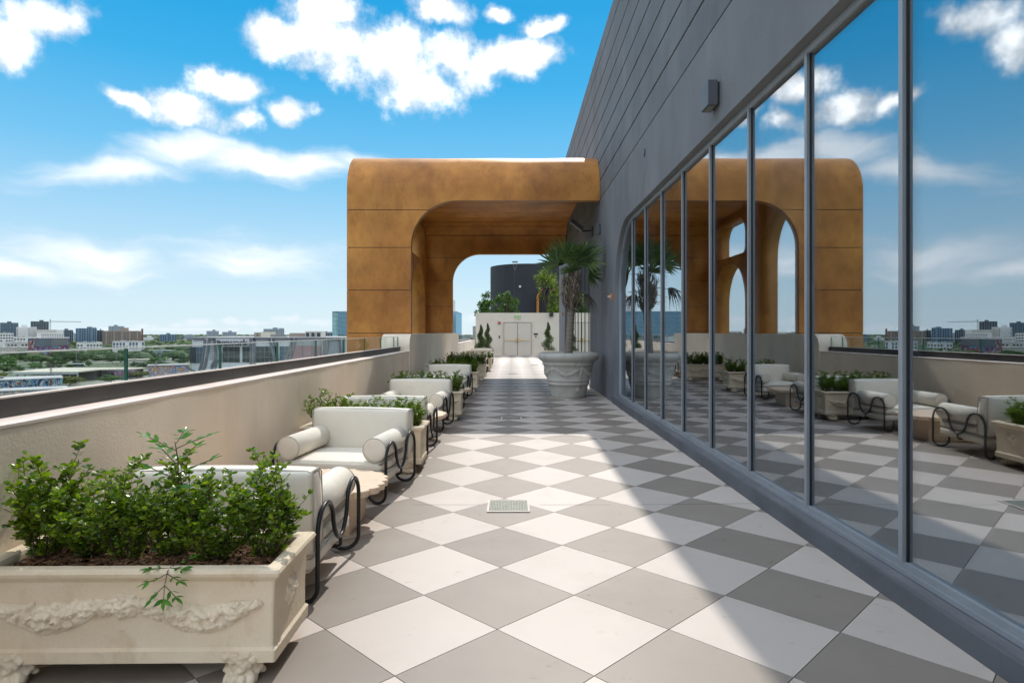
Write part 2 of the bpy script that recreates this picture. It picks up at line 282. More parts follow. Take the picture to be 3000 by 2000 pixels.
# ------------------------------------------------------------------ geometry helpers
class MB:
    def __init__(s): s.v = []; s.f = []
    def add(s, vs, fs):
        b = len(s.v); s.v += [tuple(v) for v in vs]; s.f += [tuple(b + i for i in f) for f in fs]
    def box(s, x0, x1, y0, y1, z0, z1, M=None):
        vs = [Vector((x, y, z)) for z in (z0, z1) for y in (y0, y1) for x in (x0, x1)]
        if M is not None: vs = [M @ v for v in vs]
        s.add(vs, [(0, 2, 3, 1), (4, 5, 7, 6), (0, 1, 5, 4), (2, 6, 7, 3), (0, 4, 6, 2), (1, 3, 7, 5)])
    def prism(s, poly, fn, a, b):
        """poly: 2D points; fn(p, t) -> 3D point"""
        n = len(poly); s.add([fn(p, a) for p in poly] + [fn(p, b) for p in poly],
            [tuple(range(n))[::-1], tuple(range(n, 2 * n))] + [(i, (i + 1) % n, n + (i + 1) % n, n + i) for i in range(n)])
    def lathe(s, prof, n=32, c=(0, 0, 0), caps=True):
        vs = []; fs = []
        for r, z in prof:
            for k in range(n):
                a = 2 * math.pi * k / n; vs.append((c[0] + r * math.cos(a), c[1] + r * math.sin(a), c[2] + z))
        for i in range(len(prof) - 1):
            for k in range(n):
                k2 = (k + 1) % n; fs.append((i * n + k, i * n + k2, (i + 1) * n + k2, (i + 1) * n + k))
        if caps:
            fs.append(tuple(range(n))[::-1]); fs.append(tuple((len(prof) - 1) * n + k for k in range(n)))
        s.add(vs, fs)
    def tube(s, pts, r, n=8, caps=True):
        pts = [Vector(p) for p in pts]; m = len(pts); rr = r if isinstance(r, (list, tuple)) else [r] * m
        t0 = (pts[1] - pts[0]).normalized(); up = Vector((0, 0, 1)) if abs(t0.z) < .9 else Vector((1, 0, 0))
        u = t0.cross(up).normalized(); vs = []; fs = []
        for i, p in enumerate(pts):
            t = (pts[min(i + 1, m - 1)] - pts[max(i - 1, 0)]).normalized()
            u = (u - t * u.dot(t)).normalized(); w = t.cross(u)
            for k in range(n):
                a = 2 * math.pi * k / n; vs.append(p + (u * math.cos(a) + w * math.sin(a)) * rr[i])
        for i in range(m - 1):
            for k in range(n):
                k2 = (k + 1) % n; fs.append((i * n + k, i * n + k2, (i + 1) * n + k2, (i + 1) * n + k))
        if caps: fs.append(tuple(range(n))[::-1]); fs.append(tuple((m - 1) * n + k for k in range(n)))
        s.add(vs, fs)
    def ball(s, c, rad, rng=None, jit=0.0, M=None, nu=8, nv=6):
        vs = [(0, 0, -1)]
        for i in range(1, nv):
            ph = math.pi * i / nv - math.pi / 2
            for k in range(nu):
                a = 2 * math.pi * k / nu; vs.append((math.cos(ph) * math.cos(a), math.cos(ph) * math.sin(a), math.sin(ph)))
        vs.append((0, 0, 1)); out = []
        for v in vs:
            j = 1 + (rng.uniform(-jit, jit) if rng else 0)
            p = Vector((v[0] * rad[0] * j, v[1] * rad[1] * j, v[2] * rad[2] * j))
            if M is not None: p = M @ p
            out.append(p + Vector(c))
        fs = [(0, 1 + (k + 1) % nu, 1 + k) for k in range(nu)]
        for i in range(nv - 2):
            for k in range(nu):
                a = 1 + i * nu; b = a + nu; k2 = (k + 1) % nu; fs.append((a + k, a + k2, b + k2, b + k))
        l = len(vs) - 1; a = 1 + (nv - 2) * nu
        fs += [(l, a + k, a + (k + 1) % nu) for k in range(nu)]
        s.add(out, fs)
    def mesh(s, name, smooth=False):
        me = bpy.data.meshes.new(name); me.from_pydata(s.v, [], s.f); me.update()
        if smooth: me.polygons.foreach_set('use_smooth', [True] * len(me.polygons))
        return me
    def build(s, name, m, parent=None, smooth=False, **k):
        return obj(name, s.mesh(name, smooth), m, parent, **k)
def obj(name, me, m, parent=None, loc=None, rot=None, kind=None):
    o = bpy.data.objects.new(name, me); C.objects.link(o)
    if me is not None and m is not None and not me.materials: me.materials.append(MATS[m] if isinstance(m, str) else m)
    if parent is not None: o.parent = parent
    if loc is not None: o.location = loc
    if rot is not None: o.rotation_euler = rot
    if kind: o['kind'] = kind
    return o
def empty(name, loc=(0, 0, 0), rz=0.0):
    o = bpy.data.objects.new(name, None); C.objects.link(o); o.location = loc; o.rotation_euler = (0, 0, rz); o.empty_display_size = .1
    return o
def tag(o, label=None, cat=None, group=None, kind=None):
    for k, v in (('label', label), ('category', cat), ('group', group), ('kind', kind)):
        if v: o[k] = v
    return o
def copy_tree(o, parent=None):
    c = o.copy(); C.objects.link(c)
    if parent is not None: c.parent = parent
    for ch in list(o.children): copy_tree(ch, c)
    return c
def bm_mesh(bm, name, smooth=True):
    me = bpy.data.meshes.new(name); bm.to_mesh(me); bm.free()
    if smooth: me.polygons.foreach_set('use_smooth', [True] * len(me.polygons))
    return me
def rbox(name, x0, x1, y0, y1, z0, z1, r=.02, seg=3, puff=0.0, smooth=True):
    """box with rounded edges; puff bulges the faces like an upholstered block"""
    bm = bmesh.new(); bmesh.ops.create_cube(bm, size=1)
    for v in bm.verts: v.co = Vector(((x0 + x1) / 2 + v.co.x * (x1 - x0), (y0 + y1) / 2 + v.co.y * (y1 - y0), (z0 + z1) / 2 + v.co.z * (z1 - z0)))
    if puff:
        bmesh.ops.subdivide_edges(bm, edges=bm.edges[:], cuts=5, use_grid_fill=True)
        c = Vector(((x0 + x1) / 2, (y0 + y1) / 2, (z0 + z1) / 2)); h = Vector(((x1 - x0) / 2, (y1 - y0) / 2, (z1 - z0) / 2))
        for v in bm.verts:
            q = Vector(((v.co.x - c.x) / h.x, (v.co.y - c.y) / h.y, (v.co.z - c.z) / h.z))
            for i in range(3):
                if abs(abs(q[i]) - 1) < 1e-4:
                    j, k = [a for a in range(3) if a != i]
                    v.co[i] += math.copysign(puff * (1 - q[j] ** 2) * (1 - q[k] ** 2), q[i])
        es = [e for e in bm.edges if len(e.link_faces) == 2 and e.calc_face_angle(0) > R(50)]
    else: es = bm.edges[:]
    bmesh.ops.bevel(bm, geom=es, offset=r, segments=seg, affect='EDGES', profile=.5)
    return bm_mesh(bm, name, smooth)
def fill2d(loops, depth, fn, name, bevel=0.0):
    """filled outline with holes, extruded: loops of 2D points; fn maps local (a, b, t) to 3D"""
    cu = bpy.data.curves.new(name, 'CURVE'); cu.dimensions = '2D'; cu.fill_mode = 'BOTH'; cu.extrude = depth / 2
    for lp in loops:
        sp = cu.splines.new('POLY'); sp.points.add(len(lp) - 1); sp.use_cyclic_u = True
        for p, q in zip(sp.points, lp): p.co = (q[0], q[1], 0, 1)
    o = bpy.data.objects.new('tmp', cu); C.objects.link(o)
    dg = bpy.context.evaluated_depsgraph_get(); me = bpy.data.meshes.new_from_object(o.evaluated_get(dg))
    bpy.data.objects.remove(o, do_unlink=True); bpy.data.curves.remove(cu)
    for v in me.vertices: v.co = fn(v.co.x, v.co.y, v.co.z)
    me.update(); me.name = name
    bm = bmesh.new(); bm.from_mesh(me); bmesh.ops.remove_doubles(bm, verts=bm.verts, dist=1e-4); bmesh.ops.recalc_face_normals(bm, faces=bm.faces); bm.to_mesh(me); bm.free()
    me.materials.clear()
    return me
def fuse(mb, name, voxel):
    """melt overlapping lumps into one carved surface"""
    me = mb.mesh(name); o = bpy.data.objects.new('tmp', me); C.objects.link(o)
    md = o.modifiers.new('r', 'REMESH'); md.mode = 'VOXEL'; md.voxel_size = voxel; md.use_smooth_shade = True
    sm = o.modifiers.new('s', 'SMOOTH'); sm.iterations = 1; sm.factor = .4
    dg = bpy.context.evaluated_depsgraph_get(); out = bpy.data.meshes.new_from_object(o.evaluated_get(dg)); out.name = name
    bpy.data.objects.remove(o, do_unlink=True)
    out.polygons.foreach_set('use_smooth', [True] * len(out.polygons)); out.materials.clear()
    return out
def text_mesh(s, size, depth, name):
    cu = bpy.data.curves.new(name, 'FONT'); cu.body = s; cu.size = size; cu.extrude = depth; cu.align_x = 'CENTER'; cu.align_y = 'CENTER'; cu.offset = size * .012
    o = bpy.data.objects.new('tmp', cu); C.objects.link(o)
    dg = bpy.context.evaluated_depsgraph_get(); me = bpy.data.meshes.new_from_object(o.evaluated_get(dg)); me.name = name
    bpy.data.objects.remove(o, do_unlink=True); me.materials.clear()
    return me
def arch(a0, a1, z0, z1, r, n=14, r0=0.0):
    """outline with round upper corners"""
    p = [(a0, z0), (a1, z0)]
    p += [(a1 - r + r * math.cos(t), z1 - r + r * math.sin(t)) for t in [math.pi / 2 * i / n for i in range(n + 1)]]
    p += [(a0 + r + r * math.cos(t), z1 - r + r * math.sin(t)) for t in [math.pi / 2 + math.pi / 2 * i / n for i in range(n + 1)]]
    return p
def clip(poly, ax, val, keep_ge):
    out = []; n = len(poly)
    ins = lambda p: (p[ax] >= val - 1e-9) if keep_ge else (p[ax] <= val + 1e-9)
    for i in range(n):
        p, q = poly[i], poly[(i + 1) % n]
        if ins(p): out.append(p)
        if ins(p) != ins(q):
            t = (val - p[ax]) / (q[ax] - p[ax]); out.append(tuple(p[k] + t * (q[k] - p[k]) for k in range(2)))
    return out
YZ = lambda x0: (lambda a, b, t: Vector((x0 + t, a, b)))
XZ = lambda y0: (lambda a, b, t: Vector((a, y0 + t, b)))

# ------------------------------------------------------------------ floor
FT = [(-6, .03), (2.66, .035), (3.96, .01), (5.25, -.014), (6.1, -.009), (7.4, .01), (8.27, .024), (9.56, 0), (10.42, -.026), (11.28, -.042), (12.15, -.042), (13, -.025), (14.3, .003), (15.5, .018), (17, -.015), (19, .01), (22, -.01), (26, 0), (60, 0)]
def floor_z(x, y):
    for (a, za), (b, zb) in zip(FT, FT[1:]):
        if a <= y <= b:
            t = (y - a) / (b - a); t = t * t * (3 - 2 * t); z = za + t * (zb - za); break
    else: z = 0
    w = 1 - .75 * min(1, max(0, (abs(x) - 1.0) / 1.0))
    return z * w
XW, XP, YE = 2.15, -2.33, 39.4        # charcoal wall face, parapet face, end wall
g = MB(); ys = [-4 + i * .5 for i in range(90)]; xs = [-2.5 + i * .5 for i in range(11)]
g.v = [(x, y, floor_z(x, y) - .012) for y in ys for x in xs]
nx = len(xs); g.f = [(j * nx + i, j * nx + i + 1, (j + 1) * nx + i + 1, (j + 1) * nx + i) for j in range(len(ys) - 1) for i in range(nx - 1)]
floor = g.build('floor', 'grout'); tag(floor, 'terrace floor of pale and grey tiles laid as diamonds', kind='structure')
HD = .431
tiles = []
for j in range(-13, 90):
    for i in range(-7, 7):
        if (i + j) % 2: continue
        cx, cy = -.080 + HD * i, 2.663 + HD * j
        h = HD - .0035
        poly = [(cx + h, cy), (cx, cy + h), (cx - h, cy), (cx, cy - h)]
        for ax, v, ge in ((0, XP - .02, True), (0, XW + .01, False), (1, YE, False), (1, -4, True)):
            poly = clip(poly, ax, v, ge)
            if len(poly) < 3: break
        if len(poly) < 3: continue
        tiles.append((cy, i % 2, poly, cx))
def tile_geo(b, poly):
    top = [(x, y, floor_z(x, y)) for x, y in poly]; n = len(poly)
    b.add([(x, y, z - .011) for x, y, z in top] + top, [tuple(range(n, 2 * n))] + [(k, (k + 1) % n, n + (k + 1) % n, n + k) for k in range(n)])
view = sorted([t for t in tiles if t[0] > 1.9], key=lambda t: t[0])
near, far = view[:300], view[300:] + [t for t in tiles if t[0] <= 1.9]
for cy, light, poly, cx in near:
    b = MB(); tile_geo(b, poly); b.build('tile', 'tile_light' if light else 'tile_dark', floor)
for light in (0, 1):
    b = MB()
    for t in far:
        if t[1] == light: tile_geo(b, t[2])
    b.build('tile_field', 'tile_light' if light else 'tile_dark', floor, kind='stuff')
# floor drains
for k, (x, y, w, lab) in enumerate([(-.04, 5.42, .345, 'square steel floor drain grate in the sunlit tiles near the camera'), (-.03, 11.1, .345, 'steel floor drain grate in the shade before the golden canopy'),
                                (-.02, 16.9, .345, 'steel floor drain grate below the golden canopy'), (-.02, 22.6, .345, 'steel floor drain grate in the sunlit strip beyond the canopy shade'), (.98, 28.4, .345, 'steel floor drain grate farthest from the camera, right of the row')]):
    z = floor_z(x, y) + .004
    e = empty('floor_drain', (x, y, z)); tag(e, lab, 'drain', 'steel floor drains')
    b = MB(); h = w / 2 + .012
    b.box(-h, h, -h, -h + .018, 0, .006); b.box(-h, h, h - .018, h, 0, .006); b.box(-h, -h + .018, -h + .018, h - .018, 0, .006); b.box(h - .018, h, -h + .018, h - .018, 0, .006)
    b.build('frame', 'ledge_cream', e)
    b = MB(); b.box(-h + .018, h - .018, -h + .018, h - .018, -.002, .0005); b.build('sump', 'grey_plastic', e)
    b = MB(); n = 24
    for i in range(n):
        c = -w / 2 + .014 + (w - .028) * i / (n - 1); b.box(c - .0042, c + .0042, -w / 2 + .008, w / 2 - .008, .001, .005)
    for i in range(n):
        c = -w / 2 + .014 + (w - .028) * i / (n - 1); b.box(-w / 2 + .008, w / 2 - .008, c - .003, c + .003, .0012, .0046)
    b.build('grate', 'steel_grate', e, kind='stuff')

# control joints cut across the drains
for yj in (5.47, 8.92, 14.2):
    m = MB(); n = 24
    for k in range(n):
        a, b_ = XP + .3 + (XW - XP - .3) * k / n, XP + .3 + (XW - XP - .3) * (k + 1) / n
        if yj == 5.47 and a < .17 and b_ > -.25: continue
        m.add([(a, yj - .003, floor_z(a, yj) + .0012), (b_, yj - .003, floor_z(b_, yj) + .0012), (b_, yj + .003, floor_z(b_, yj) + .0012), (a, yj + .003, floor_z(a, yj) + .0012)], [(0, 1, 2, 3)])
    m.build('control_joint', 'groove_dark', floor, kind='stuff')

# ------------------------------------------------------------------ parapet and glass rail (left)
def rail(y0, y1, xs_, z0, zt, step, start, name_lab, shoe_top, lab, x_sh=(.055, .06)):
    e = empty('glass_railing', (0, 0, 0)); tag(e, lab, 'railing', 'glass railings on the parapet')
    ys = [y0]; y = start
    while y < y1 - .05:
        if y > y0 + .05: ys.append(y)
        y += step
    ys.append(y1)
    y = y0 + .3; k = 0
    sh = [y0]; q = start + .12
    while q < y1 - .2:
        if q > y0 + .2: sh.append(q)
        q += step * 2
    sh.append(y1)
    for a, b in zip(sh, sh[1:]):
        m = MB(); m.box(xs_ - x_sh[1], xs_ + x_sh[0], a + .002, b - .002, z0 - .01, shoe_top); m.build('shoe', 'dark_metal', e)
        m = MB(); m.box(xs_ + .012, xs_ + x_sh[0] + .008, a + .004, b - .004, shoe_top + .001, shoe_top + .009); m.build('shoe_cap', 'ledge_cream', e)
    for a, b in zip(ys, ys[1:]):
        me = bpy.data.meshes.new('pane'); t = .0095; a += .006; b -= .006
        vs = [(x, y, z) for z in (shoe_top - .02, zt) for y in (a, b) for x in (xs_ - t, xs_ + t)]
        me.from_pydata(vs, [], [(0, 2, 3, 1), (4, 5, 7, 6), (0, 1, 5, 4), (2, 6, 7, 3), (0, 4, 6, 2), (1, 3, 7, 5)])
        for mn in ('rail_glass', 'glass_edge', 'glass_edge_sunlit'): me.materials.append(MATS[mn])
        for i, mi in enumerate((1, 2, 1, 1, 0, 0)): me.polygons[i].material_index = mi
        pn = obj('pane', me, None, e)
        q_ = MB(); q_.box(xs_ - t - .002, xs_ + t + .002, a, b, zt + .0005, zt + .0085); q_.build('edge_highlight', 'glass_edge_sunlit', pn)  # added pale strip paints the bright line along the glass edge
    return e
par = empty('parapet_wall'); tag(par, 'beige stucco parapet wall along the left side of the terrace', 'wall')
m = MB(); m.box(-2.78, XP, -4, 13.8, -.6, 1.078); m.build('wall', 'stucco_beige', par)
# coping with a slightly wavering inner edge, hand-trowelled
m = MB(); n = 90; rg = random.Random(4)
ed = [(XP + .004 + .006 * mnoise.noise((i * .37, 0, 0)), -4 + 17.8 * i / n) for i in range(n + 1)]
m.prism(ed + [(-2.785, 13.8), (-2.785, -4)], lambda p, t: (p[0], p[1], t), 1.079, 1.094); m.build('coping', 'ledge_cream', par)
rail(-4, 13.78, -2.575, 1.094, 1.41, 1.315, 4.10 - 1.315 * 7, 'glass_railing', 1.19, 'low frameless glass railing on the beige parapet beside the seating')
# raised pedestal below the canopy
ped = empty('pedestal_wall'); tag(ped, 'raised beige pedestal wall with rounded end below the golden canopy', 'wall')
pr = [(13.8, -.6), (26.2, -.6), (26.2, 1.40), (26.1, 1.47)] + [(14.08 - .28 * math.sin(t), 1.20 + .27 * math.cos(t)) for t in [math.pi / 2 * i / 8 for i in range(9)]]
m = MB(); m.prism(pr, lambda p, t: (t, p[0], p[1]), -2.95, XP + .012); m.build('wall', 'stucco_beige', ped)
pf = empty('parapet_wall'); tag(pf, 'far sunlit beige parapet wall between canopy and end wall', 'wall')
m = MB(); m.box(-2.9, XP - .1, 26.2, YE, -.6, 1.0); m.build('wall', 'stucco_beige', pf)
m = MB(); m.box(-2.91, XP - .095, 26.2, YE, 1.001, 1.016); m.build('coping', 'ledge_cream', pf)
rail(26.22, YE - .02, -2.72, 1.016, 1.36, 1.31, 26.4, 'glass_railing', 1.09, 'far stretch of glass railing beyond the golden canopy')

# ------------------------------------------------------------------ charcoal building (right)
bld = empty('building'); tag(bld, 'charcoal stucco building with grooved upper wall and long arched window', 'building')
Y0, Y1, ZP = -4.0, 28.7, 4.775
WIN = arch(-2.4, 13.05, .14, 3.70, 1.42, 18)
pas = arch(17.2, 25.6, -.4, 3.72, 1.4, 14)
outl = [(Y0, -.4), (17.2, -.4)] + pas[2:][::-1] + [(25.6, -.4), (Y1, -.4), (Y1, ZP - .006), (Y0, ZP - .006)]
outl = [(Y0, -.4), (17.2, -.4)] + [p for p in pas[2:][::-1]] + [(25.6, -.4), (Y1, -.4), (Y1, ZP - .006), (Y0, ZP - .006)]
me = fill2d([outl, WIN], .32, YZ(XW + .16), 'wall'); obj('wall', me, 'charcoal_stucco', bld)
m = MB(); m.box(XW + .018, XW + .30, Y0 + .01, Y1 - .01, ZP - .004, 8.6); m.build('wall_core', 'groove_dark', bld)
zs = [4.775, 5.26, 5.74, 6.22, 6.70, 7.18, 7.66, 8.22, 8.66]
for a, b in zip(zs, zs[1:]):
    me = rbox('wall_panel', XW, XW + .32, Y0, Y1, a + .013, b - .013, .007, 2, smooth=False); obj('wall_panel', me, 'charcoal_panel', bld)
m = MB(); m.box(XW - .004, XW + .02, -2.3, 13.0, .0, .142); m.box(XW + .02, XW + .32, -2.3, 13.0, .128, .146)
me = rbox('curb', XW - .012, XW + .07, Y0, 13.35, -.1, .128, .008, 2, smooth=False); obj('curb', me, 'curb_dark', bld)
# window: frame, mullions, panes
def inset(a0, a1, z0, z1, r, d): return arch(a0 + d, a1 - d, z0 + d, z1 - d, r - d, 18)
fr = fill2d([arch(-2.395, 13.045, .146, 3.695, 1.415, 18), inset(-2.395, 13.045, .146, 3.695, 1.415, .055)], .07, YZ(XW + .125), 'window')
win = obj('window', fr, 'aluminium', bld)
m = MB(); m.box(XW + .062, XW + .089, -2.3, 12.95, .147, .172); m.build('sill', 'aluminium', win)
IN = inset(-2.395, 13.045, .146, 3.695, 1.415, .050)
def head(y):
    r = 1.365; yc = 13.045 - .05 - r
    return 3.645 if y < yc else 3.645 - r + math.sqrt(max(0, r * r - (y - yc) ** 2))
mul = [3.56 + 1.155 * k for k in range(-5, 8)]
mul[-1] = 11.62
for y in mul:
    m = MB(); zt = head(y) + .02
    m.box(XW + .088, XW + .165, y - .019, y + .019, .19, zt); m.build('mullion', 'aluminium', win)
    m = MB(); m.box(XW + .110, XW + .1175, y - .028, y - .0195, .20, zt); m.build('gasket', 'gasket', win)
edges = [-2.345] + mul + [12.99]
for a, b in zip(edges, edges[1:]):
    p = clip(clip(IN, 0, a + .005, True), 0, b - .005, False)
    if len(p) >= 3:
        q = []
        for v in p:
            if not q or (abs(v[0] - q[-1][0]) + abs(v[1] - q[-1][1])) > 1e-4: q.append(v)
        m = MB(); m.prism(q, lambda v, t: (t, v[0], v[1]), XW + .118, XW + .126); m.build('pane', 'window_glass', win)
# room behind the glass
m = MB(); m.box(XW + .32, 9, -4, 16.5, -.2, .06); m.build('room_floor', 'interior_floor', bld)
m = MB(); m.box(XW + .32, 9, -4, 16.5, 3.95, 4.2); m.build('room_ceiling', 'interior_dark', bld)
m = MB(); m.box(9, 9.3, -4, 16.5, -.2, 8.3); m.build('back_wall', 'interior_dark', bld)
m = MB(); m.box(XW + .321, 9, 16.3, 16.6, -.2, 8.3); m.build('end_wall', 'charcoal_stucco', bld)
m = MB(); m.box(XW + .321, 9, -4.3, -4.0, -.2, 8.3); m.build('end_wall', 'charcoal_stucco', bld)
m = MB(); m.box(XW + .321, 9.3, -4.3, 16.6, 8.3, 8.5); m.build('roof', 'roof_grey', bld)
# sheer curtains inside
for cy0, cy1, lab in ((5.42, 6.10, 'sheer white curtain gathered inside the window, nearer the camera'), (11.0, 11.6, 'sheer white curtain gathered inside the far rounded end of the window')):
    b = MB(); n = 60; rows = 24; gg = []
    for r_ in range(rows + 1):
        z = .10 + 3.5 * r_ / rows; gather = 1 - .55 * math.exp(-((z - 1.2) / .55) ** 2)
        for i in range(n + 1):
            t = i / n; yy = (cy0 + cy1) / 2 + (t - .5) * (cy1 - cy0) * gather; gg.append((2.52 + .028 * math.sin(t * 40 + .4 * math.sin(z * 2)), yy, z))
    fs = [(r_ * (n + 1) + i, r_ * (n + 1) + i + 1, (r_ + 1) * (n + 1) + i + 1, (r_ + 1) * (n + 1) + i) for r_ in range(rows) for i in range(n)]
    b.add(gg, fs); o = b.build('curtain', 'curtain', None, smooth=True); tag(o, lab, 'curtain')
    o.modifiers.new('thick', 'SOLIDIFY').thickness = .004
# wall lamp and fittings
def wall_lamp(y, z, w, h, d, lab, name='wall_lamp', cat='lamp'):
    e = empty(name, (XW, y, z)); tag(e, lab, cat)
    obj('housing', rbox('housing', -d, -.022, -w / 2, w / 2, -h / 2, h / 2, .004, 2, smooth=False), 'grey_plastic', e)
    m = MB(); m.box(-.021, .0, -w / 2 + .02, w / 2 - .02, -h / 2 + .015, h / 2 - .015); m.build('back_plate', 'black_plastic', e)
    m = MB(); m.box(-d + .02, -.04, -w / 2 + .03, w / 2 - .03, -h / 2 - .003, -h / 2 + .004); m.build('lens', 'steel_grate', e)
    return e
wall_lamp(6.52, 4.01, .24, .26, .125, 'boxy grey wall lamp high on the charcoal wall above the window')
wall_lamp(15.2, 4.05, .16, .27, .10, 'small grey box speaker on the charcoal wall beside the canopy', 'wall_speaker', 'speaker')
for y, z, lab in ((10.05, 4.44, 'tiny dark sensor plate high on the charcoal wall'), (14.9, 4.62, 'tiny dark bracket on the wall just below the canopy edge')):
    o = obj('wall_sensor', rbox('wall_sensor', XW - .02, XW + .002, y - .03, y + .03, z - .06, z + .06, .006, 2), 'grey_plastic'); tag(o, lab, 'sensor')
def conduit(x, y, z, lab):
    e = empty('junction_box', (x, y, z)); tag(e, lab, 'box')
    obj('cover', rbox('cover', -.045, 0, -.05, .05, -.07, .07, .006, 2), 'orange_plastic', e)
    m = MB(); m.tube([(-.044, 0, .0), (-.085, 0, .0)], .022, 10); m.tube([(-.085, 0, 0), (-.115, 0, .004)], .012, 8); m.build('strobe', 'white_plastic', e)
conduit(XW, 13.3, 2.28, 'orange box with white fitting on the wall beside the window')
conduit(XW, 26.4, 2.28, 'orange box on the far end of the wall behind the palm trunk')
# flood light on an arm
e = empty('flood_light', (XW, 16.6, 4.25)); tag(e, 'black flood light on a wall arm above the palm', 'lamp')
m = MB(); m.tube([(0, 0, 0), (-.28, -.03, -.02), (-.36, -.05, .06)], .02, 8); m.box(-.03, 0, -.07, .07, -.16, .10); m.build('arm', 'black_plastic', e)
M = Matrix.Translation((-.44, -.05, .13)) @ Euler((0, R(38), 0)).to_matrix().to_4x4()
m = MB(); m.box(-.20, .20, -.14, .14, -.05, .05, M); m.build('head', 'black_plastic', e)
m = MB(); m.box(-.215, -.2005, -.13, .13, -.042, .042, M); m.build('lens', 'pole_grey', e)
# barred arch opening
e = empty('bar_gate', (XW + .16, 17.2, 0)); tag(e, 'row of thin black vertical bars in the arched wall opening', 'gate')
for k in range(8):
    y = .5 + k * 1.04; m = MB(); yy = 17.2 + y
    zt = 3.72
    dd = min(yy - 17.2, 25.6 - yy)
    if dd < 1.4: zt = 3.72 - 1.4 + math.sqrt(1.4 ** 2 - (1.4 - dd) ** 2)
    m.tube([(0, y, -.1), (0, y, zt + .02)], .016, 8); m.build('bar', 'black_plastic', e)

# ------------------------------------------------------------------ golden canopy
can = empty('golden_canopy', (0, 0, 0)); tag(can, 'golden arched canopy spanning the terrace with rounded roof edges', 'canopy')
XL, XR, YF, YB, ZF, RO, TH = -4.1, XW - .006, 15.2, 25.2, 5.0, 1.05, .22
def gamma(xl, xr, xo, zo, r, ztop, n=16):
    return [(xl, -1.0), (xl, ztop), (xr, ztop), (xr, zo), (xo + r, zo)] + [(xo + r - r * math.sin(t), zo - r + r * math.cos(t)) for t in [math.pi / 2 * i / n for i in range(1, n + 1)]] + [(xo, -1.0)]
ZL = 4.79
gz = [-1.0, 1.49, 2.55, 3.60, 4.53, ZL]
def bands(poly, yA, yB, shared):
    for a, b in zip(gz, gz[1:]):
        p = clip(clip(poly, 1, a + (.008 if a > -1 else 0), True), 1, b - (.008 if b < ZL else 0), False)
        q = []
        for v in p:
            if not q or (abs(v[0] - q[-1][0]) + abs(v[1] - q[-1][1])) > 1e-4: q.append(v)
        m = MB(); m.prism(q, lambda v, t: (v[0], t, v[1]), yA, yB); m.build('panel', 'gold_paint', can)
    ins = [(x + (.012 if i in (0, 1) else 0), z) for i, (x, z) in enumerate(poly)]
bands(gamma(XL, XR, -2.52, 4.76, 1.12, ZL), YF, YF + TH, 0)
bands(gamma(XL, XR, -2.45, 4.67, 1.12, ZL), YB - TH, YB, 0)
# recessed backing seen in the joints
p = [(x - (.012 if i > 3 else -.012 if i < 2 else 0), z + (.012 if 2 < i else 0)) for i, (x, z) in enumerate(gamma(XL, XR, -2.52, 4.76, 1.12, 4.9))]
p[-1] = (p[-1][0], -1.0)
m = MB(); m.prism(p, lambda v, t: (v[0], t, v[1]), YF + .014, YF + TH - .012); m.build('backing', 'gold_dark', can)
p = [(x - (.012 if i > 3 else -.012 if i < 2 else 0), z + (.012 if 2 < i else 0)) for i, (x, z) in enumerate(gamma(XL, XR, -2.45, 4.67, 1.12, 4.9))]
p[-1] = (p[-1][0], -1.0)
m = MB(); m.prism(p, lambda v, t: (v[0], t, v[1]), YB - TH + .012, YB - .014); m.build('backing', 'gold_dark', can)
def strip(prof_out, prof_in, name, nx=24, wob=0.0):
    """curved shell piece: matching outer and inner (y, z) profiles, run along x"""
    b = MB(); n = len(prof_out); xs = [XL + (XR - XL) * i / nx for i in range(nx + 1)]
    for x in xs:
        for y, z in prof_out: b.v.append((x, y, z + (wob * mnoise.noise((x * .9, y * 2, 3.0)) if wob and z > 5.6 else 0)))
        for y, z in prof_in: b.v.append((x, y, z))
    w = 2 * n
    for i in range(nx):
        for k in range(n - 1):
            b.f.append((i * w + k, (i + 1) * w + k, (i + 1) * w + k + 1, i * w + k + 1))
            b.f.append((i * w + n + k, i * w + n + k + 1, (i + 1) * w + n + k + 1, (i + 1) * w + n + k))
        b.f.append((i * w, i * w + n, (i + 1) * w + n, (i + 1) * w)); b.f.append((i * w + n - 1, (i + 1) * w + n - 1, (i + 1) * w + 2 * n - 1, i * w + 2 * n - 1))
    for i in (0, nx):
        for k in range(n - 1): b.f.append((i * w + k, i * w + k + 1, i * w + n + k + 1, i * w + n + k))
    o = b.build(name, 'gold_paint', can)
    me = o.data; bm = bmesh.new(); bm.from_mesh(me); bmesh.ops.recalc_face_normals(bm, faces=bm.faces)
    for ed_ in bm.edges: ed_.smooth = len(ed_.link_faces) == 2 and ed_.calc_face_angle(0) < R(35)
    bm.to_mesh(me); bm.free()
    for pl in me.polygons: pl.use_smooth = True
    return o
def arc(yc, sgn, r, a0, a1, n=14): return [(yc + sgn * r * math.cos(a0 + (a1 - a0) * i / n), ZF + r * math.sin(a0 + (a1 - a0) * i / n)) for i in range(n + 1)]
fc, rc = YF + RO, YB - RO
strip([(YF, ZL + .0005)] + arc(fc, -1, RO, 0.0, math.pi / 2, 18), [(YF + TH, ZL + .0005)] + arc(fc, -1, RO - TH, 0.0, math.pi / 2, 18), 'roof_edge', 40, .012)
strip([(fc + .001, ZF + RO), (rc - .001, ZF + RO)], [(fc + .001, ZF + RO - .10), (rc - .001, ZF + RO - .10)], 'roof')
rb = [0.0, .52, 1.05, math.pi / 2]
for a, b_ in zip(rb, rb[1:]):
    lo = [] if a else [ZL + .0005]
    strip([(YB, z) for z in lo] + arc(rc, 1, RO, a, b_ - .006, 8), [(YB - TH, z) for z in lo] + arc(rc, 1, RO - TH, a + (.016 if a else 0), b_ - .016, 8), 'roof_edge', 8)
yy = fc + .02
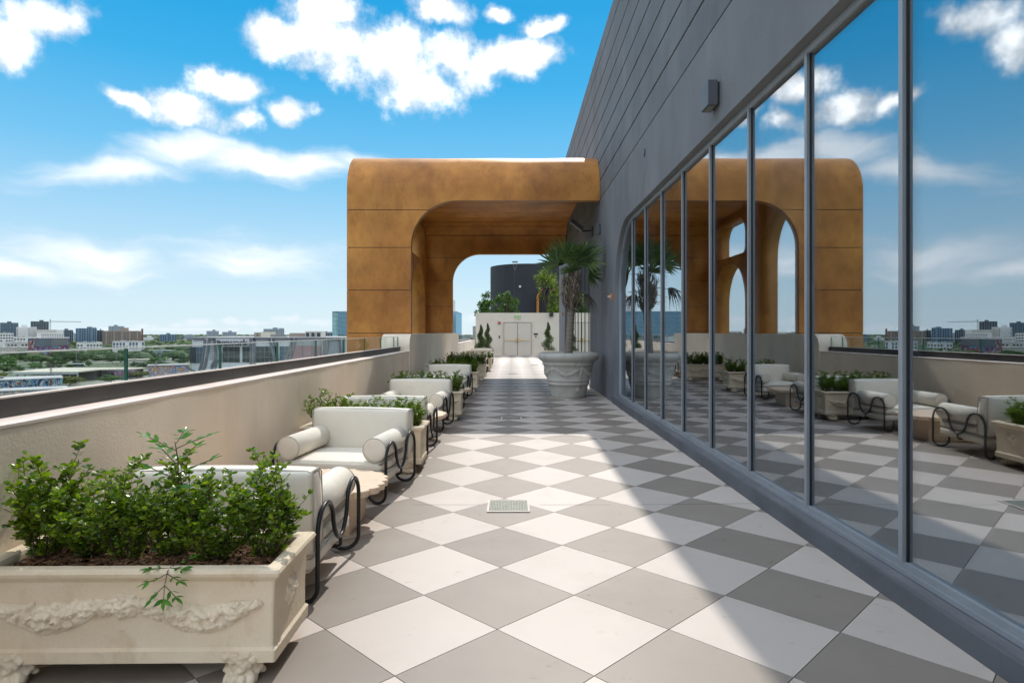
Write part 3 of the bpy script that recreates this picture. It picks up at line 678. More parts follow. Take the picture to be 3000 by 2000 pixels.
for k in range(9):
    y2 = yy + (rc - fc - .04) / 9
    m = MB(); m.box(XL + .6, XR, yy, y2 - .028, ZF + RO - TH, ZF + RO - .102); m.build('ceiling_panel', 'gold_paint', can); yy = y2
# outer side wall with arched openings
o_ = [(YF + TH + .004, -1), (YB - TH - .004, -1)] + [(rc + (RO - TH - .004) * math.cos(t), ZF + (RO - TH - .004) * math.sin(t)) for t in [math.pi / 2 * i / 10 for i in range(11)]] + [(fc - (RO - TH - .004) * math.sin(t), ZF + (RO - TH - .004) * math.cos(t)) for t in [math.pi / 2 * i / 10 for i in range(11)]]
def pill(a0, a1, z0, z1, r0, r1, n=10):
    return [(a0 + r0 - r0 * math.cos(t), z0 + r0 - r0 * math.sin(t)) for t in [math.pi / 2 * i / n for i in range(n + 1)]] + [(a1 - r0 + r0 * math.sin(t), z0 + r0 - r0 * math.cos(t)) for t in [math.pi / 2 * i / n for i in range(n + 1)]] + \
        [(a1 - r1 + r1 * math.cos(t), z1 - r1 + r1 * math.sin(t)) for t in [math.pi / 2 * i / n for i in range(n + 1)]] + [(a0 + r1 - r1 * math.sin(t), z1 - r1 + r1 * math.cos(t)) for t in [math.pi / 2 * i / n for i in range(n + 1)]]
holes = [pill(16.9, 20.1, .9, 5.35, .1, 1.45), pill(21.4, 24.6, .9, 4.05, .1, 1.45), pill(21.4, 24.6, 4.30, 5.6, .25, .62)]
me = fill2d([o_] + holes, .58, YZ(XL + .292), 'side_wall'); obj('side_wall', me, 'gold_paint', can)

# ------------------------------------------------------------------ end wall with doors
ew = empty('end_wall', (0, YE, 0)); tag(ew, 'cream stucco wall closing the far end of the terrace', 'wall')
m = MB(); m.box(-2.39, 9.5, 0, .3, -.3, 2.74); m.build('wall', 'white_stucco', ew)
def double_door(x0, x1, lab):
    e = empty('double_door', ((x0 + x1) / 2, YE, 0)); tag(e, lab, 'door'); w = (x1 - x0) / 2
    for s in (-1, 1):
        a, b = (-w + .05, -.014) if s < 0 else (.014, w - .05)
        leaf = obj('door_leaf', rbox('door_leaf', a, b, -.045, -.014, .02, 2.10, .004, 1, smooth=False), 'door_paint', e)
        m = MB(); m.tube([(a + .05, -.12, 1.0), (b - .05, -.12, 1.0)], .022, 8); m.box(-.10 if s < 0 else .02, -.02 if s < 0 else .10, -.14, -.051, .90, 1.10); m.build('push_bar', 'brass', leaf)
    m = MB(); m.box(-w - .03, -w + .025, -.06, -.001, 0, 2.18); m.box(w - .025, w + .03, -.06, -.001, 0, 2.18); m.box(-w + .025, w - .025, -.06, -.001, 2.125, 2.18); m.build('door_frame', 'door_paint', e)
    m = MB(); m.box(-w + .026, w - .026, -.012, -.002, .0, 2.124); m.build('gap_shade', 'groove_dark', e)  # dark sheet behind the leaves paints the shade in the door gaps
    m = MB(); m.box(-w + .03, w - .03, -.07, -.05, .0, .02); m.build('threshold', 'aluminium', e)
double_door(-.62, 1.20, 'cream double door with brass push bars below the exit sign')
double_door(3.6, 5.2, 'second cream double door with brass push bar seen through the barred arch')
s = empty('exit_sign', (.30, YE - .02, 2.48)); tag(s, 'lit style green lettered exit sign above the double door', 'sign')
s['label'] = 'small exit sign with green letters above the double door'
obj('plate', rbox('plate', -.18, .18, -.035, .018, -.13, .13, .01, 2), 'sign_face', s)
t = obj('lettering', text_mesh('EXIT', .20, .003, 'lettering'), 'green_letters', s, loc=(0, -.040, 0), rot=(R(90), 0, 0))
def small(name, x, z, w, h, d, m_, lab, cat, y=YE):
    o = obj(name, rbox(name, x - w / 2, x + w / 2, y - d, y - .001, z - h / 2, z + h / 2, .008, 2), m_); tag(o, lab, cat); return o
small('fire_strobe', -.88, 2.10, .16, .14, .08, 'red_plastic', 'red fire alarm strobe at the top left of the double door', 'alarm')
small('outlet_box', -.87, 1.20, .10, .17, .03, 'grey_plastic', 'small grey outlet box left of the double door', 'outlet')
small('door_sign', 1.46, 1.38, .26, .11, .015, 'black_plastic', 'small black room sign right of the double door', 'sign')
small('card_reader', 1.46, 1.22, .07, .11, .03, 'black_plastic', 'small black card reader under the black sign', 'reader')
small('outdoor_speaker', 2.44, 2.64, .24, .24, .2, 'black_plastic', 'black box speaker at the top of the end wall', 'speaker')
# black rounded building behind
bb = empty('black_building', (0, 46, 0)); tag(bb, 'matte black building with rounded corner behind the end wall', 'building')
pl = [(14, 12), (14, 0), (1.2, 0)] + [(1.2 - 3.0 * math.sin(t), 3.0 - 3.0 * math.cos(t)) for t in [math.pi / 2 * i / 14 for i in range(1, 15)]] + [(-1.8, 12)]
m = MB(); m.prism(pl, lambda v, t: (v[0], v[1], t), -2, 6.62); m.build('wall', 'black_building', bb)
ga = arch(1.75, 3.6, -2, 4.75, .72, 10); gi = arch(1.93, 3.42, -2, 4.57, .56, 10)
me = fill2d([ga, gi], .5, XZ(-.15), 'arch_surround'); obj('arch_surround', me, 'gold_paint', bb)
m = MB(); m.prism(gi, lambda v, t: (v[0], t, v[1]), -.02, .0 - .004); m.build('arch_door', 'black_plastic', bb)
small('light_fitting', .52, 4.90, .16, .16, .06, 'white_plastic', 'small white square light on the black building', 'lamp', 46)
lp = empty('lamp_post', (.14, 44.5, 0)); tag(lp, 'thin dark lamp post with flat cap in front of the black building', 'lamp post')
m = MB(); m.tube([(0, 0, -2), (0, 0, 6.0)], .04, 8); m.build('pole', 'black_plastic', lp)
m = MB(); m.lathe([(.02, 6.62), (.22, 6.60), (.20, 6.55), (.03, 6.52)], 14)
for s_ in (-1, 1): m.tube([(.03 * s_, 0, 5.98), (.15 * s_, 0, 6.55)], .014, 6)
m.build('lamp_head', 'pole_grey', lp)
# upper terrace deck that carries the black building and its shrubs
m = MB(); m.box(-2.6, 30, YE + .31, 75, -1.5, 1.9); o = m.build('upper_deck', 'roof_grey'); tag(o, 'raised roof deck behind the end wall', kind='structure')

# ------------------------------------------------------------------ lounge chairs
def make_chair():
    e = empty('lounge_chair')
    obj('seat_base', rbox('seat_base', -.475, .475, -.40, .42, .165, .268, .022, 3, .006), 'cream_fabric', e)
    cu = obj('seat_cushion', rbox('seat_cushion', -.47, .47, -.405, .27, .272, .372, .03, 4, .016), 'cream_fabric', e)
    m = MB(); pts = [(-.46, -.411, .290), (.46, -.411, .290), (.46, .26, .290)]; m.tube([(-.465, .26, .29), (-.465, -.408, .29), (.465, -.408, .29), (.465, .26, .29)], .0045, 6); m.build('piping', 'cream_piping', cu, smooth=True)
    bk = rbox('backrest', -.50, .50, .27, .455, .275, .745, .035, 4, .014)
    for v in bk.vertices: v.co.y += (v.co.z - .28) * .06
    bo = obj('backrest', bk, 'cream_fabric', e)
    for s in (-1, 1):
        m = MB(); m.tube([(s * .503, .285 , .30), (s * .503, .285 + .44 * .06, .715), (s * .495, .31 + .46 * .06, .742), (s * .495, .43 + .46 * .06, .742), (s * .503, .445 + .43 * .06, .71), (s * .503, .445, .30)], .0045, 6)
        m.build('piping', 'cream_piping', bo, smooth=True)
    for s in (-1, 1):
        r = .106; prof = [(0.001, -.415), (r * .75, -.4155), (r - .006, -.412), (r, -.404), (r, .0), (r, .26), (r - .01, .268), (.001, .268)]
        b = MB(); b.lathe(prof, 28, caps=False); b.v = [(s * .405 + x, z, .478 + y) for x, y, z in b.v]
        bl = b.build('bolster', 'cream_fabric', e, smooth=True)
        b = MB(); n = 28; b.tube([(s * .405 + r * math.cos(2 * math.pi * k / n), -.410, .478 + r * math.sin(2 * math.pi * k / n)) for k in range(n + 1)], .0042, 6, caps=False); b.build('piping', 'cream_piping', bl, smooth=True)
    for s in (-1, 1):
        X = .525
        pts = []
        U = lambda yv, d: [(X - .18, yv + d * .05, .17), (X - .18, yv + d * .05, .11)] + [(X - .09 - .09 * math.cos(t), yv + d * .05 * (1 + math.cos(t)) / 2, .104 - .09 * math.sin(t)) for t in [math.pi * i / 10 for i in range(11)]]
        pts += U(-.45, 1)
        pts += [(X, -.45, .2), (X, -.45, .30)]
        pts += [(X, -.30 - .15 * math.cos(t), .38 + .15 * math.sin(t)) for t in [math.pi * i / 14 for i in range(15)]]
        pts += [(X, -.125, .325), (X, -.085, .278), (X, -.045, .252), (X, 0, .243), (X, .045, .252), (X, .085, .278), (X, .125, .325)]
        pts += [(X, .30 - .15 * math.cos(t), .38 + .15 * math.sin(t)) for t in [math.pi * i / 14 for i in range(15)]]
        pts += [(X, .45, .30), (X, .45, .2)] + U(.45, -1)[::-1]
        b = MB(); b.tube([(s * x, y, z) for x, y, z in pts], .0135, 10)
        b.tube([(s * X, 0, .243), (s * X, 0, .19), (s * (X - .02), 0, .178), (s * (X - .08), 0, .176)], .0115, 8)
        b.build('frame', 'black_tube', e, smooth=True)
    return e
CH = [(-1.60, 3.84, 180, 'cream lounge chair with its back to us, right behind the nearest planter'),
      (-1.585, 5.93, -7, 'cream lounge chair facing us across the nearest scalloped table, fully visible'),
      (-1.53, 7.68, 180, 'cream lounge chair turned away, right behind the second planter, in sun'),
      (-1.54, 9.75, -4, 'cream lounge chair facing us at the shade line, second of those facing us'),
      (-1.50, 11.80, 180, 'cream lounge chair turned away in the shade behind the third planter'),
      (-1.52, 14.25, -3, 'shaded cream lounge chair facing us before the raised pedestal, third facing us'),
      (-1.48, 20.95, 180, 'cream lounge chair turned away behind the planter below the canopy edge'),
      (-1.48, 23.0, 0, 'cream lounge chair facing us beyond the canopy, nearer of the two far ones'),
      (-1.46, 26.4, 180, 'far cream lounge chair turned away, last of the row of turned chairs'),
      (-1.46, 28.5, 0, 'far cream lounge chair facing us, last chair of the whole row')]
ch0 = make_chair()
for k, (x, y, rz, lab) in enumerate(CH):
    o = ch0 if k == 0 else copy_tree(ch0)
    o.location = (x, y, floor_z(x + .4, y)); o.rotation_euler = (0, 0, R(rz)); tag(o, lab, 'chair', 'lounge chairs along the parapet')

# ------------------------------------------------------------------ scalloped tables
def make_table():
    e = empty('side_table'); n = 24; pts = []
    for k in range(n * 8):
        a = 2 * math.pi * k / (n * 8); w = abs(math.sin(a * n / 2)); q = 1 - .05 * (1 - w ** .8)
        ca, sa = math.cos(a), math.sin(a); p = 2.6
        r = (abs(ca) ** p + abs(sa) ** p) ** (-1 / p); pts.append((.62 * r * ca * q, .465 * r * sa * q))
    bm = bmesh.new(); vs = [bm.verts.new((x, y, .305)) for x, y in pts]; f = bm.faces.new(vs); r_ = bmesh.ops.extrude_face_region(bm, geom=[f])
    up = [v for v in r_['geom'] if isinstance(v, bmesh.types.BMVert)]
    for v in up: v.co.z = .350
    bmesh.ops.recalc_face_normals(bm, faces=bm.faces)
    es = [ed for ed in bm.edges if (ed.verts[0].co.z > .34 and ed.verts[1].co.z > .34)]
    bmesh.ops.bevel(bm, geom=es, offset=.005, segments=2, affect='EDGES')
    obj('table_top', bm_mesh(bm, 'table_top', False), 'travertine', e)
    obj('pedestal', rbox('pedestal', -.40, .40, -.25, .25, 0, .303, .008, 2, smooth=False), 'travertine', e)
    return e
TB = [(-1.62, 4.86, 'scalloped travertine table between the two nearest chairs'), (-1.56, 8.70, 'scalloped travertine table behind the second turned chair'),
      (-1.50, 13.0, 'scalloped travertine table in the shade before the pedestal'), (-1.47, 21.95, 'scalloped travertine table beyond the canopy, nearer of the far two'), (-1.46, 27.45, 'scalloped travertine table between the last two chairs')]
tb0 = make_table()
for k, (x, y, lab) in enumerate(TB):
    o = tb0 if k == 0 else copy_tree(tb0); o.location = (x, y, floor_z(x + .4, y)); tag(o, lab, 'table', 'scalloped tables between the chairs')

# ------------------------------------------------------------------ stone planters
def rect_loft(prof, hx, hy, cr=.012):
    b = MB(); n = 0
    for o, z in prof:
        a, c = hx + o, hy + o; lp = []
        for sx, sy, order in ((1, 1, 0), (-1, 1, 1), (-1, -1, 0), (1, -1, 1)):
            q = [(sx * a, sy * (c - cr)), (sx * (a - cr * .3), sy * (c - cr * .3)), (sx * (a - cr), sy * c)]
            lp += q if order == 0 else q[::-1]
        b.v += [(x, y, z) for x, y in lp]; n = len(lp)
    for i in range(len(prof) - 1):
        for k in range(n): b.f.append((i * n + k, i * n + (k + 1) % n, (i + 1) * n + (k + 1) % n, (i + 1) * n + k))
    b.f.append(tuple(range(n))[::-1]); b.f.append(tuple((len(prof) - 1) * n + k for k in range(n)))
    return b
def flower(b, c, r, rng, M, depth):
    b.ball(c, (r * .42, r * .42, depth * 1.15), rng, .1, M, 8, 6)
    k = rng.choice((5, 6)); a0 = rng.uniform(0, 6)
    for i in range(k):
        a = a0 + 2 * math.pi * i / k; d = M @ Vector((math.cos(a) * r * .62, math.sin(a) * r * .62, 0))
        b.ball(Vector(c) + d, (r * .42, r * .42, depth * .9), rng, .15, M, 8, 6)
def garland_mesh(name, place, path, seed, voxel):
    """place(s, t) -> (point, matrix with local z outwards); path: (s, t, halfwidth)"""
    rng = random.Random(seed); b = MB()
    tot = len(path) - 1
    for q in range(int(95)):
        u = rng.random() * tot; i = min(int(u), tot - 1); f = u - i
        s = path[i][0] + f * (path[i + 1][0] - path[i][0]); t = path[i][1] + f * (path[i + 1][1] - path[i][1]); w = path[i][2] + f * (path[i + 1][2] - path[i][2])
        o = rng.uniform(-1, 1); t += o * w * .8
        c, M = place(s, t); dep = .014 + .026 * (1 - o * o) * min(1, w / .05)
        r = rng.uniform(.013, .024) * (1 if w > .03 else .6)
        if rng.random() < .4: flower(b, c, r, rng, M, dep)
        else:
            M2 = M @ Matrix.Rotation(rng.uniform(0, 6.3), 3, 'Z'); b.ball(c, (r * 1.5, r * .7, dep * rng.uniform(.6, 1.1)), rng, .12, M2, 8, 6)
    for i in range(tot):
        for f in (0, .25, .5, .75):
            s = path[i][0] + f * (path[i + 1][0] - path[i][0]); t = path[i][1] + f * (path[i + 1][1] - path[i][1]); w = path[i][2] + f * (path[i + 1][2] - path[i][2])
            c, M = place(s, t); b.ball(c, (w * .9 + .01, w * .9, .011), rng, .1, M, 8, 6)
    return b
PATH = [(.04, .368, .030), (.11, .360, .042), (.19, .335, .060), (.27, .308, .074), (.34, .298, .076), (.41, .316, .064), (.48, .345, .042), (.54, .364, .022), (.575, .370, .016)]
def make_planter():
    e = empty('stone_planter'); hx, hy = .625, .212
    b = rect_loft([(-.02, .105), (.014, .106), (.016, .160), (.004, .172), (.004, .30), (.012, .47), (.016, .478), (.030, .490), (.042, .505), (.046, .520), (.040, .533), (.026, .538), (-.012, .537), (-.026, .528), (-.030, .510), (-.034, .40)], hx, hy)
    me = b.mesh('trough', False); bm = bmesh.new(); bm.from_mesh(me); bmesh.ops.recalc_face_normals(bm, faces=bm.faces)
    me = bm_mesh(bm, 'trough', False)
    obj('trough', me, 'cast_stone', e)
    m = MB(); rng = random.Random(2); nx_, ny_ = 40, 14
    m.v = [(-hx + .03 + (2 * hx - .06) * i / nx_, -hy + .03 + (2 * hy - .06) * j / ny_,   .472 + .018 * mnoise.noise((i * .5, j * .5, 1)) + .012 * mnoise.noise((i * 1.7, j * 1.7, 4))) for j in range(ny_ + 1) for i in range(nx_ + 1)]
    m.f = [(j * (nx_ + 1) + i, j * (nx_ + 1) + i + 1, (j + 1) * (nx_ + 1) + i + 1, (j + 1) * (nx_ + 1) + i) for j in range(ny_) for i in range(nx_)]
    m.build('soil', 'soil', e, smooth=True)
    MF = Matrix(((1, 0, 0), (0, 0, -1), (0, 1, 0)))      # local z -> -y
    for face in (-1, 1):
        def place(s, t, face=face):
            M = MF if face < 0 else Matrix(((-1, 0, 0), (0, 0, 1), (0, 1, 0)))
            return Vector((s, face * (hy + .006 + .008 * max(0, (t - .3) / .17)), t)), M
        if face < 0:
            b = garland_mesh('garland', place, PATH, 11, .0045); b2 = garland_mesh('garland', lambda s, t: place(-s, t), PATH, 23, .0045)
            b.add(b2.v, b2.f)
            rng = random.Random(5); c, M = place(0, .365); flower(b, c, .055, rng, M, .028); flower(b, c + Vector((0, -.012, 0)), .030, rng, M, .024)
            for k in range(7):
                a = 2 * math.pi * k / 7; c2, M = place(.055 * math.cos(a), .365 + .05 * math.sin(a)); b.ball(c2, (.022, .016, .016), rng, .15, M)
            gme = fuse(b, 'garland', .0042)
        obj('garland', gme, 'cast_stone_relief', e, rot=(0, 0, 0 if face < 0 else math.pi))
    rme = None
    for s in (-1, 1):
        if rme is None:
            b = MB(); rng = random.Random(8); M = Matrix(((0, 0, 1), (0, 1, 0), (-1, 0, 0)))
            c = Vector((hx + .006, 0, .355)); b.ball(c, (.04, .036, .012), rng, .05, M); flower(b, c, .042, rng, M, .020); flower(b, c + Vector((.01, 0, 0)), .024, rng, M, .018)
            for k in range(9):
                a = 2 * math.pi * k / 9; b.ball(c + Vector((0, .037 * math.cos(a), .042 * math.sin(a))), (.012, .012, .012), rng, .2)
            c0 = Vector((hx + .004, 0, .345)); b.v = [tuple(c0 + Vector(((Vector(v) - c).x * 1.1, (Vector(v) - c).y * 1.55, (Vector(v) - c).z * 1.55))) for v in b.v]; rme = fuse(b, 'medallion', .0042)
        obj('medallion', rme, 'cast_stone_relief', e, rot=(0, 0, 0 if s > 0 else math.pi))
    b = MB(); rng = random.Random(12)
    b.ball((0, 0, .075), (.062, .060, .070), rng, .03, None, 12, 8)
    for k in range(4): b.ball((-.045 + .03 * k, -.062 + .012 * abs(k - 1.5), .026), (.018, .036, .028), rng, .05)
    for k in range(26):
        a = rng.uniform(math.pi * .95, math.pi * 2.05); z = rng.uniform(.04, .13); b.ball((.060 * math.cos(a), .060 * math.sin(a), z), (rng.uniform(.012, .022), .014, rng.uniform(.012, .024)), rng, .2)
    for k in range(7): b.ball((-.05 + .1 * k / 6, -.055, .125 + .012 * math.sin(k * 1.7)), (.016, .016, .018), rng, .2)
    fme = fuse(b, 'foot', .004)
    for sx in (-1, 1):
        for sy in (-1, 1): o_f = obj('foot', fme, 'cast_stone_relief', e, loc=(sx * .49, sy * .165, 0), rot=(0, 0, 0 if sy < 0 else math.pi)); o_f.scale = (1.15, 1.1, 1.03)
    return e
PL = [(-1.655, 2.835, 'carved stone trough planter nearest the camera, at the lower left'), (-1.625, 6.84, 'second carved stone planter, behind the fully visible chair'),
      (-1.54, 10.95, 'third carved stone planter, at the start of the canopy shade'), (-1.53, 15.75, 'fourth carved stone planter, in shade beside the pedestal'),
      (-1.50, 19.5, 'fifth carved stone planter, its end lit by sun at the edge of the shade'), (-1.48, 24.35, 'sixth carved stone planter, farthest of the row')]
pl0 = make_planter()
for k, (x, y, lab) in enumerate(PL):
    o = pl0 if k == 0 else copy_tree(pl0); o.scale = (1, 1, .94); o.location = (x, y, floor_z(x, y)); o.rotation_euler = (0, 0, R(.8 if k == 0 else (k * 37 % 5 - 2) * .4)); tag(o, lab, 'planter', 'stone planters along the parapet')

# ------------------------------------------------------------------ boxwood
def leaf(b, base, d, side, L, Wd, fold=.25):
    d = d.normalized(); n = d.cross(side).normalized(); s = n.cross(d).normalized()
    up = n * (L * fold * .4)
    b.add([base, base + d * L * .38 + s * Wd * .42 + up * .7, base + d * L * .75 + s * Wd * .46 + up * .7, base + d * L, base + d * L * .75 - s * Wd * .46 + up * .7, base + d * L * .38 - s * Wd * .42 + up * .7], [(0, 1, 2, 3), (0, 3, 4, 5)])
def boxwood(seed, h=.44, nst=13, spread=.13, dens=1.0, scale=1.0):
    rng = random.Random(seed); st = MB(); lv = MB()
    def shoot(p, d, L, depth, leaf_from):
        n = max(3, int(L / .022)); pts = [p.copy()]; dd = d.copy()
        for i in range(n):
            dd = (dd + Vector((rng.gauss(0, .10), rng.gauss(0, .10), .10))).normalized(); p = p + dd * (L / n); pts.append(p.copy())
            if i / n > leaf_from:
                for q in range(2 if rng.random() < dens else 1):
                    s = rng.uniform(0, 6.28)
                    for kk in (0, math.pi):
                        side = Vector((math.cos(s + kk), math.sin(s + kk), 0)); ld = (side + dd * rng.uniform(.35, 1.1) + Vector((0, 0, .15))).normalized()
                        L_ = rng.uniform(.015, .024) * scale; leaf(lv, p + side * .002 + dd * rng.uniform(-.01, .01), ld, Vector((rng.gauss(0, 1), rng.gauss(0, 1), rng.gauss(0, .4))), L_, L_ * .62)
            if depth > 0 and i / n > .18 and rng.random() < .48:
                a = rng.uniform(0, 6.28); sd = (Vector((math.cos(a), math.sin(a), 0)) * .8 + dd * .9).normalized()
                shoot(p.copy(), sd, L * rng.uniform(.16, .36), depth - 1, .05)
        leaf(lv, p, dd, Vector((rng.gauss(0, 1), rng.gauss(0, 1), 0)), .017 * scale, .010 * scale)
        st.tube(pts[::2] + [pts[-1]], [.0032 * (1 - .75 * i / (len(pts[::2]))) * (1.0 if depth == 2 else .55) for i in range(len(pts[::2]) + 1)], 4, caps=False)
    for k in range(nst):
        a = 2 * math.pi * k / nst + rng.uniform(-.3, .3); t = rng.random() ** .6
        d = Vector((math.cos(a) * t * spread * 2.6, math.sin(a) * t * spread * 2.6, 1)).normalized()
        shoot(Vector((math.cos(a) * .02, math.sin(a) * .02, 0)), d, h * rng.choice((rng.uniform(.5, .85), rng.uniform(.7, 1.0), rng.uniform(1.0, 1.38))) * (1.0 - .2 * t), 2, .05)
    return st.mesh('stems'), lv.mesh('leaves')
BOX = [boxwood(101, .39, 19, .24, .35, 1.28), boxwood(202, .37, 18, .27, .35, 1.28), boxwood(303, .39, 20, .23, .35, 1.28), boxwood(404, .42, 17, .25, .35, 1.28)]
ORD = ['first', 'second', 'third', 'fourth', 'fifth', 'sixth']
def place_box(x, y, z, v, rz, sc, lab, group):
    e = empty('boxwood_shrub', (x, y, z), rz); e.scale = (sc[0], sc[0], sc[1]); st, lv = BOX[v]
    obj('stems', st, 'twig', e); obj('leaves', lv, 'boxwood_leaf', e); tag(e, lab, 'shrub', group)
px, py, _ = PL[0]; pz = floor_z(px, py) + .44
near_x = [(-2.17, .02, 1.12), (-1.97, .05, .90), (-1.77, .0, .92), (-1.585, .03, 1.0), (-1.375, .0, .88), (-1.145, .03, .98)]
for k, (x, dy, s) in enumerate(near_x):
    place_box(x, py + dy, pz, (0, 1, 3, 2, 1, 3)[k], k * 1.3, (1.25, s * .93), f'glossy boxwood shrub, {ORD[k]} from the parapet in the nearest planter', 'boxwood shrubs in the nearest planter')
px, py, _ = PL[1]; pz = floor_z(px, py) + .44
for k, x in enumerate((-2.10, -1.90, -1.70, -1.50, -1.30, -1.10)):
    place_box(x, py + .03 * (k % 2), pz, (k + 1) % 3, k * 2.1 + .5, (1.05, (.86, .76, .68, .70, .68, .72)[k]), f'sunlit boxwood shrub, {ORD[k]} from the parapet in the second planter', 'boxwood shrubs in the second planter')
# far planters: the shrubs read as one clipped row
def hedge(px, py, n, lab, hs):
    e = empty('boxwood_hedge', (px, py, floor_z(px, py) + .43)); tag(e, lab, 'hedge', 'boxwood rows in the far planters')
    sv, sf, lv_, lf = MB(), None, MB(), None
    for k in range(n):
        st, lv = BOX[k % 3]; M = Matrix.Translation((-.5 + 1.0 * k / (n - 1), .03 * (k % 2), 0)) @ Matrix.Rotation(k * 1.9, 4, 'Z') @ Matrix.Diagonal((1.1, 1.1, hs * 1.05, 1))
        sv.add([M @ v.co for v in st.vertices], [tuple(p.vertices) for p in st.polygons]); lv_.add([M @ v.co for v in lv.vertices], [tuple(p.vertices) for p in lv.polygons])
    sv.build('stems', 'twig', e); lv_.build('leaves', 'boxwood_leaf', e)
    return e
hedge(PL[2][0], PL[2][1], 6, 'dark shaded row of boxwood in the third planter', .78)
hedge(PL[3][0], PL[3][1], 6, 'shaded row of boxwood in the fourth planter beside the pedestal', .72)
hedge(PL[4][0], PL[4][1], 6, 'row of boxwood in the fifth planter at the edge of the shade', .85)
hedge(PL[5][0], PL[5][1], 6, 'small sunlit row of boxwood in the farthest planter', .6)
# bark mulch in the nearest planter
b = MB(); rng = random.Random(31)
for k in range(2600):
    x = rng.uniform(-.58, .58); y = rng.uniform(-.17, .17); L_ = rng.uniform(.012, .045); w_ = rng.uniform(.003, .008)
    a = rng.uniform(0, 6.28); d = Vector((math.cos(a), math.sin(a), rng.uniform(-.35, .35))).normalized(); s = d.cross(Vector((rng.gauss(0, .4), rng.gauss(0, .4), 1))).normalized() * w_; c = Vector((x, y, .016 + rng.uniform(0, .014)))
    n_ = d.cross(s).normalized() * .003
    b.add([c - d * L_ / 2 - s, c - d * L_ / 2 + s, c + d * L_ / 2 + s * .6, c + d * L_ / 2 - s * .6, c + n_], [(0, 1, 4), (1, 2, 4), (2, 3, 4), (3, 0, 4)])
o = b.build('bark_mulch', 'mulch', None, loc=(PL[0][0], PL[0][1], floor_z(PL[0][0], PL[0][1]) + .443)); tag(o, 'reddish bark mulch chips under the nearest shrubs', kind='stuff')
# nandina seedling and the drooping sprig
def pinnate(lv, st, p, d, n, L, rng, size=.055):
    pts = [p.copy()]; dd = d.normalized()
    for i in range(n):
        dd = (dd + Vector((rng.gauss(0, .06), rng.gauss(0, .06), rng.gauss(0, .05)))).normalized(); p = p + dd * L / n; pts.append(p.copy())
        s = dd.cross(Vector((0, 0, 1)));  s = s.normalized() if s.length > .1 else Vector((1, 0, 0))
        for sg in (-1, 1):
            ld = (s * sg + dd * .8 + Vector((0, 0, rng.uniform(-.3, .3)))).normalized(); ll = size * rng.uniform(.7, 1.15); pointed(lv, p, ld, Vector((rng.gauss(0, .4), rng.gauss(0, .4), 1)), ll, ll * .34)
    pointed(lv, p, dd, Vector((0, 0, 1)), size * 1.1, size * .36); st.tube(pts, .0022, 5)
def pointed(b, base, d, nrm, L, Wd):
    d = d.normalized(); s = d.cross(nrm).normalized(); n = s.cross(d)
    b.add([base, base + d * L * .25 + s * Wd * .42, base + d * L * .5 + s * Wd * .5 + n * L * .03, base + d * L * .78 + s * Wd * .25, base + d * L - n * L * .06, base + d * L * .78 - s * Wd * .25, base + d * L * .5 - s * Wd * .5 + n * L * .03, base + d * L * .25 - s * Wd * .42, base + d * L * .5 - n * L * .03], [(0, 1, 8), (1, 2, 8), (2, 3, 8), (3, 4, 8), (4, 5, 8), (5, 6, 8), (6, 7, 8), (7, 0, 8)])
rng = random.Random(77)
e = empty('nandina_seedling', (-1.565, 2.86, floor_z(-1.6, 2.86) + .44)); tag(e, 'bright green seedling with pointed leaves rising above the nearest boxwoods', 'plant')
lv, st = MB(), MB(); st.tube([(0, 0, 0), (.01, 0, .25), (.005, .01, .46), (-.01, .01, .55)], [.005, .004, .003, .002], 6)
for z, a, L_, n in ((.38, 3.3, .12, 2), (.40, .2, .15, 3), (.45, 2.6, .13, 3), (.47, -.4, .15, 3), (.51, 3.6, .13, 3), (.52, .5, .13, 3), (.545, 1.8, .10, 3), (.33, -.9, .14, 2)):
    pinnate(lv, st, Vector((.0, .005, z)), Vector((math.cos(a), math.sin(a), .45)), n, L_, rng, .062)
st.build('stem', 'twig', e); lv.build('leaves', 'nandina_leaf', e)
e = empty('leafy_sprig', (-1.455, 2.62, floor_z(-1.6, 2.6) + .475)); tag(e, 'dark green leafy sprig drooping over the front rim of the nearest planter', 'plant')
e.scale = (.8, .8, .8); lv, st = MB(), MB(); st.tube([(0, .06, -.04), (0, .0, .035), (.01, -.05, .03), (.015, -.085, -.03), (.015, -.095, -.10)], [.003, .003, .0025, .002, .0015], 6)
for p, a in (((0, -.02, .035), (1, -.2, .1)), ((0, -.02, .035), (-1, -.2, .0)), ((.01, -.055, .02), (.9, -.35, -.3)), ((.01, -.055, .02), (-.9, -.4, -.35)), ((.015, -.085, -.03), (.8, -.2, -.5)), ((.015, -.085, -.03), (-.7, -.2, -.7)), ((0, .01, .036), (.8, .4, .25))):
    pinnate(lv, st, Vector(p), Vector(a), 2, .085, rng, .058)
for d in ((.8, -.1, -.6), (-.8, -.1, -.6), (0, -.1, -1)): pointed(lv, Vector((.015, -.095, -.095)), Vector(d), Vector((0, -1, .2)), .065, .022)
st.build('stem', 'twig', e); lv.build('leaves', 'nandina_leaf', e)

